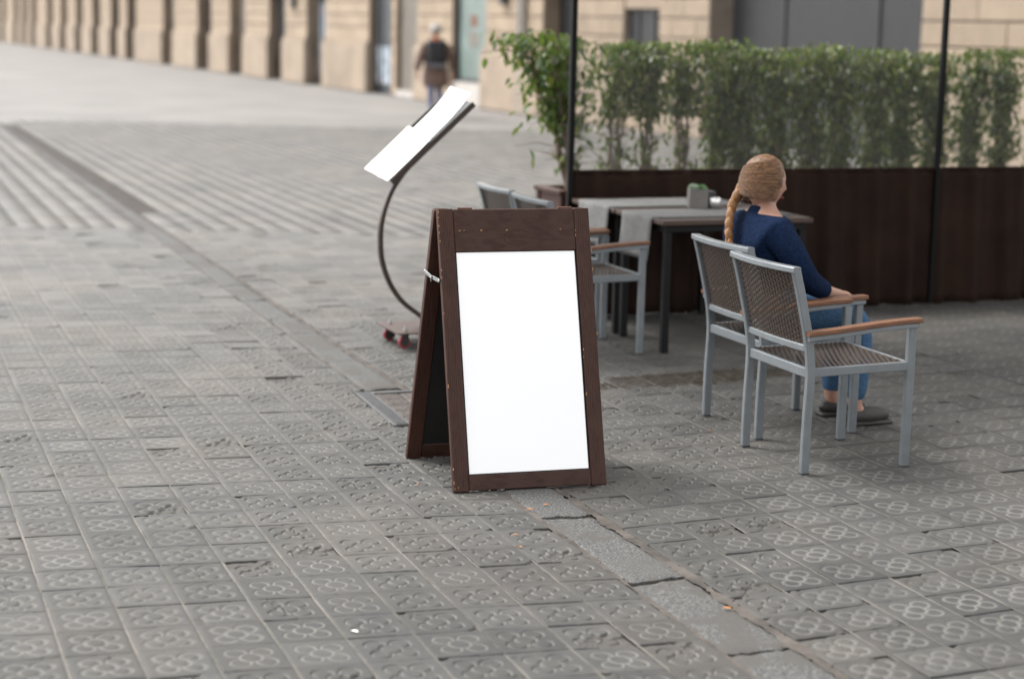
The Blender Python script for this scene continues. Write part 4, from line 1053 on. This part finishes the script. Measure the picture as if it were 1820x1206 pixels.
# --- seated woman on chair C, looking the way the chair faces
wm = thing('person', 'seated woman with a long golden brown braid, navy fleece jacket and blue jeans', 'person', frame(C0.x, C0.y, 0, AF))
s = Sk()
pel = s.add((-.115, 0, .535), (.145, .105)); wai = s.add((-.140, 0, .68), (.125, .09), pel); che = s.add((-.135, 0, .83), (.145, .10), wai); nk0 = s.add((-.120, 0, .955), (.075, .06), che); nk = s.add((-.115, 0, 1.02), .047, nk0); s.add((-.105, 0, 1.07), .05, nk)
for sg in (-1, 1):
    hipj = s.add((-.08, sg * .085, .525), .088, pel); kn = s.chain(hipj, [((.08, sg * .10, .525), .076), ((.27, sg * .105, .520), .060), ((.33, sg * .105, .49), .055)])
    s.chain(kn, [((.345, sg * .105, .36), .052), ((.34, sg * .105, .2), .044), ((.335, sg * .105, .09), .036), ((.37, sg * .107, .045), .034), ((.45, sg * .11, .03), .026)])
    sh = s.add((-.13, sg * .165, .925), .055, nk0); el = s.chain(sh, [((-.085, sg * .215, .82), .047), ((-.03, sg * .235, .71), .042)]); wr = s.chain(el, [((.07, sg * .19, .655), .036), ((.17, sg * .135, .625), .027)])
    hand(s, wr, s.v[wr], (.95, -sg * .22, -.12), (0, -sg, 0), .5)
link('body', skin_mesh('body', s.v, s.e, s.r), 'skin', wm)
j = Sk(); a0 = j.add((-.125, 0, .575), (.165, .13)); a1 = j.add((-.150, 0, .68), (.163, .122), a0); a2 = j.add((-.152, 0, .80), (.195, .140), a1); a3 = j.add((-.138, 0, .90), (.150, .112), a2); a4 = j.add((-.122, 0, .97), (.090, .075), a3); j.add((-.115, 0, 1.025), (.066, .062), a4)
for sg in (-1, 1):
    sh = j.add((-.135, sg * .165, .905), .078, a3); j.chain(sh, [((-.085, sg * .228, .81), .068), ((-.03, sg * .245, .705), .060), ((.06, sg * .20, .66), .052), ((.135, sg * .155, .637), .044)])
jk = link('fleece_jacket', skin_mesh('fleece_jacket', j.v, j.e, j.r, 3), 'jacket', wm)
j = Sk(); a0 = j.add((-.125, 0, .60), (.150, .112)); a1 = j.add((-.118, 0, .535), (.160, .118), a0)
for sg in (-1, 1):
    h_ = j.add((-.08, sg * .09, .525), .094, a1); j.chain(h_, [((.08, sg * .10, .527), .086), ((.27, sg * .105, .522), .072), ((.34, sg * .105, .485), .066), ((.352, sg * .105, .36), .062), ((.342, sg * .105, .2), .056), ((.335, sg * .105, .10), .052)])
link('jeans', skin_mesh('jeans', j.v, j.e, j.r), 'jeans', wm)
for sg in (-1, 1):
    mb = MB().ell((.40, sg * .108, .042), (.125, .046, .042), None, 16, 10); mb.box((.40, sg * .108, .010), (.25, .085, .020), .008); mb.obj('shoe', 'shoe', wm)
hc = Vector((-.118, 0, 1.112)); rotH = make_head(wm, hc, 0, R(8), 1.0)
# hair: a cap of brushed back strands
bm = bmesh.new(); bmesh.ops.create_uvsphere(bm, u_segments=48, v_segments=32, radius=1)
for v in list(bm.verts):
    x, y, z = v.co; rr = 1 + .006 * math.sin(z * 9 + math.atan2(y, x) * 3)
    v.co = Vector((x * .108 * rr - .012, y * .093 * rr, z * .124 * rr + .004))
bmesh.ops.delete(bm, geom=[v for v in bm.verts if (v.co.x > .052 and v.co.z < .075) or (v.co.z < -.075) or (v.co.x > .01 and v.co.z < -.02)], context='VERTS')
bm.transform(Matrix.Translation(hc) @ rotH.to_4x4()); me = bpy.data.meshes.new('hair'); bm.to_mesh(me); bm.free(); shade(me, 80)
hr = link('hair', me, 'hair', wm); md = hr.modifiers.new('s', 'SOLIDIFY'); md.thickness = .012
# strands swept across the back of the head towards the braid
mb = MB()
for k in range(64):
    z0 = .121 - .20 * (k / 63) + random.uniform(-.006, .006); y0 = -.085 * math.sqrt(max(0, 1 - (z0 / .125) ** 2)) * .9
    pts = []
    for q in range(9):
        s_ = q / 8; th = -PI * .62 + (PI * .62 + PI * .36) * s_; rad = 1.03 + .01 * math.sin(k)
        zz = z0 * (1 - s_) + (z0 * .5 - .02) * s_; rr = math.sqrt(max(.05, 1 - (zz / .13) ** 2))
        pts.append(hc + rotH @ Vector((-math.cos(th) * .108 * rr * rad - .012, math.sin(th) * .094 * rr * rad, zz)))
    mb.sweep(pts, [.0015 + .0028 * math.sin(PI * q / 8) for q in range(9)], None, up=(0, 0, 1), n=5)
for k in range(44):                     # loose wisps at the nape, temple and crown
    a = random.uniform(PI * .45, PI * 1.5); z0 = random.choice([-.075, -.06, .02, .08, .11]) + random.uniform(-.012, .012); rr = math.sqrt(max(.08, 1 - (z0 / .13) ** 2))
    p0 = Vector((math.cos(a) * .106 * rr - .012, math.sin(a) * .092 * rr, z0)); d_ = Vector((math.cos(a) * random.uniform(.2, .7), math.sin(a) * random.uniform(.2, .7), random.uniform(-1.1, .2))) * random.uniform(.02, .05)
    mb.sweep([hc + rotH @ p0, hc + rotH @ (p0 + d_ * .5 + Vector((0, 0, .006))), hc + rotH @ (p0 + d_ + Vector((random.uniform(-.01, .01), random.uniform(-.01, .01), 0)))], [.0012, .0009, .0004], None, up=(.1, .2, 1), n=4)
mb.obj('hair_strand', 'hair', wm)
# braid: alternating lobes down the left side of the back
bp = [(-.085, .066, 1.218), (-.112, .086, 1.198), (-.135, .098, 1.175), (-.160, .100, 1.135), (-.185, .095, 1.09), (-.210, .085, 1.05), (-.240, .070, 1.005), (-.266, .040, .96), (-.284, .010, .915), (-.296, -.016, .868), (-.298, -.040, .825)]
bw = [.013, .020, .024, .028, .031, .031, .030, .029, .027, .024, .017]
dense_p = smooth_path(bp, 4); br_o = None; mb = MB(); nb = 23
for k in range(nb):
    s_ = k / (nb - 1) * (len(dense_p) - 2); i_ = int(s_); P = dense_p[i_].lerp(dense_p[i_ + 1], s_ - i_); T = (dense_p[min(i_ + 2, len(dense_p) - 1)] - dense_p[i_]).normalized()
    wv = bw[min(10, int(i_ / 4))]; outn = Vector((-1, .35, 0)).normalized(); sdv = T.cross(outn).normalized(); sg = 1 if k % 2 else -1
    dirv = (T * .8 - sdv * sg * .62 + outn * -.12).normalized(); q = dirv.to_track_quat('X', 'Z').to_matrix()
    mb.ell(P + sdv * sg * wv * .42 + outn * wv * .12, (wv * 1.45, wv * .62, wv * .72), q, 14, 9)
mb.obj('braid', 'braid', wm)
P = Vector(bp[-1]); T = Vector((-.004, -.004, -.045)).normalized()
MB().lathe([(.0105, -.009), (.0125, -.006), (.0112, -.002), (.0128, .002), (.0108, .007)], P + Vector((0, 0, -.004)), 16).obj('hair_tie', 'hairband', wm)
MB().lathe([(.006, 0), (.013, -.02), (.012, -.038), (.005, -.05), (0, -.052)], P + Vector((0, 0, -.012)), 12).obj('braid_tuft', 'braid', wm)
# --- walking person in the distance, seen from behind
wk = thing('person', 'distant walker seen from behind in a grey beanie and brown coat with a black backpack', 'person', frame(-1.555, 34.96, 0, R(97)))
s = Sk(); pel = s.add((0, 0, .90), (.12, .09)); wai = s.add((0, 0, 1.06), (.11, .08), pel); che = s.add((.01, 0, 1.24), (.14, .10), wai); nk0 = s.add((.015, 0, 1.40), (.07, .06), che); s.chain(nk0, [((.02, 0, 1.47), .05), ((.03, 0, 1.53), .05)])
for sg, fwd in ((-1, .22), (1, -.18)):
    h_ = s.add((0, sg * .08, .86), .09, pel); kn = s.chain(h_, [((fwd * .35, sg * .085, .66), .075), ((fwd * .62 + .03, sg * .09, .47), .055)])
    s.chain(kn, [((fwd * .75 - .0, sg * .09, .28), .05), ((fwd * .95 - .03, sg * .09, .09 if fwd > 0 else .13), .035), ((fwd * .95 + .05, sg * .095, .05 if fwd > 0 else .06), .035), ((fwd * .95 + .13, sg * .10, .03), .026)])
    sh = s.add((.01, sg * .17, 1.38), .055, nk0); wr = s.chain(sh, [((-.02 * sg, sg * .24, 1.22), .048), ((-.05 - .05 * sg, sg * .30, 1.07), .042), ((.0 - .10 * sg, sg * .335, .93), .034), ((.04 - .13 * sg, sg * .35, .82), .026)])
    hand(s, wr, s.v[wr], (.1, sg * .05, -1), (1, 0, 0), .5, Vector((0, -sg, 0)))
link('body', skin_mesh('body', s.v, s.e, s.r), 'skin', wk)
j = Sk(); a0 = j.add((0, 0, .50), (.19, .28)); a1 = j.add((0, 0, .72), (.18, .27), a0); a2 = j.add((0, 0, .98), (.16, .235), a1); a3 = j.add((.01, 0, 1.22), (.16, .25), a2); a4 = j.add((.015, 0, 1.37), (.13, .17), a3); j.add((.02, 0, 1.46), (.08, .08), a4)
for sg in (-1, 1):
    sh = j.add((.01, sg * .17, 1.35), .085, a4); j.chain(sh, [((-.02 * sg, sg * .25, 1.21), .095), ((-.05 - .05 * sg, sg * .31, 1.07), .082), ((-.10 * sg, sg * .34, .95), .070), ((.03 - .13 * sg, sg * .352, .86), .058)])
link('coat', skin_mesh('coat', j.v, j.e, j.r), 'coat', wk)
j = Sk(); a0 = j.add((0, 0, .86), (.13, .1))
for sg, fwd in ((-1, .22), (1, -.18)):
    j.chain(a0, [((0, sg * .08, .80), .09), ((fwd * .35, sg * .085, .66), .082), ((fwd * .62 + .03, sg * .09, .47), .066), ((fwd * .75, sg * .09, .28), .06), ((fwd * .95 - .03, sg * .09, .13), .05)])
link('trousers', skin_mesh('trousers', j.v, j.e, j.r), pm('slate_blue_trousers', (.09, .11, .19), .85), wk)
for sg, fwd in ((-1, .22), (1, -.18)): MB().ell((fwd * .95 + .05, sg * .095, .05), (.13, .048, .05), None, 14, 8).obj('shoe', 'shoe', wk)
hc2 = Vector((.035, 0, 1.595)); make_head(wk, hc2, 0, 0, 1.0)
bm = bmesh.new(); bmesh.ops.create_uvsphere(bm, u_segments=28, v_segments=18, radius=1)
for v in bm.verts: v.co = Vector((v.co.x * .135, v.co.y * .122, max(v.co.z, -.35) * .135 + .022))
bm.transform(Matrix.Translation(hc2)); me = bpy.data.meshes.new('beanie'); bm.to_mesh(me); bm.free(); shade(me, 80); link('beanie', me, 'beanie', wk)
MB().lathe([(.085, 0), (.11, .02), (.105, .05), (.07, .06)], (.02, 0, 1.415), 18).obj('collar', 'scarf', wk)
bpk = thing('backpack', 'black backpack with a grey band worn by the distant walker', 'backpack', wk.matrix_world.copy())
MB().box((-.235, 0, 1.20), (.17, .36, .46), .08, seg=4).obj('main_pocket', 'pack', bpk); MB().box((-.325, 0, 1.16), (.05, .26, .26), .02, seg=2).obj('front_pocket', 'pack', bpk)
MB().box((-.235, 0, .965), (.17, .33, .08), .02, seg=2).obj('grey_band', 'pack_grey', bpk)
for sg in (-1, 1): MB().sweep([(-.15, sg * .09, 1.36), (-.04, sg * .10, 1.475), (.08, sg * .11, 1.44), (.165, sg * .12, 1.30), (.16, sg * .15, 1.1), (.0, sg * .215, 1.03), (-.15, sg * .13, 1.04)], .035, .012, up=(0, 1, .2)).obj('strap', 'pack', bpk)

# ------------------------------------------------------------------ litter on the paving
def leaf_litter(x, y, L_, yaw, label, mat='dryleaf'):
    t = MB(); n = 7; vs = []
    for k in range(n + 1):
        s_ = k / n; w_ = L_ * .22 * math.sin(PI * min(1, s_ * .94 + .03)) ** .8
        vs += [(L_ * (s_ - .5), -w_, .004 + .003 * math.sin(s_ * 3)), (L_ * (s_ - .5), 0, .002 + .003 * math.sin(s_ * 3)), (L_ * (s_ - .5), w_, .004 + .004 * s_)]
    fs = []
    for k in range(n): fs += [(3 * k, 3 * k + 3, 3 * k + 4, 3 * k + 1), (3 * k + 1, 3 * k + 4, 3 * k + 5, 3 * k + 2)]
    o = t.poly(vs, fs).obj('fallen_leaf' if mat == 'dryleaf' else 'paper_scrap', mat, None, None); md = o.modifiers.new('s', 'SOLIDIFY'); md.thickness = .0008
    o.matrix_world = frame(x, y, .001, yaw); tag(o, label, 'leaf' if mat == 'dryleaf' else 'litter', 'small dry leaves on the paving' if mat == 'dryleaf' else None); return o
for a in ((.078, 6.62, .024, .1, 'small dry orange leaf on the granite slab in front of the board, left one'), (.140, 6.69, .022, .4, 'small dry orange leaf on the granite slab in front of the board, right one'),
          (.025, 6.27, .018, .2, 'tiny orange leaf on a flower tile left of the granite strip'), (.042, 6.12, .018, -.6, 'tiny yellow leaf in the joint left of the granite strip'),
          (-.363, 6.95, .015, .3, 'tiny yellow leaf on a tile just left of the board foot'), (.69, 5.49, .028, -.3, 'orange leaf in the mortar right of the granite strip'), (.90, 8.04, .014, 0, 'tiny orange leaf on a tile between the board and the chairs')):
    leaf_litter(*a)
leaf_litter(-.452, 5.20, .03, -.7, 'small white scrap in a tile joint at the bottom left', 'scrap')
bpy.context.view_layer.update()
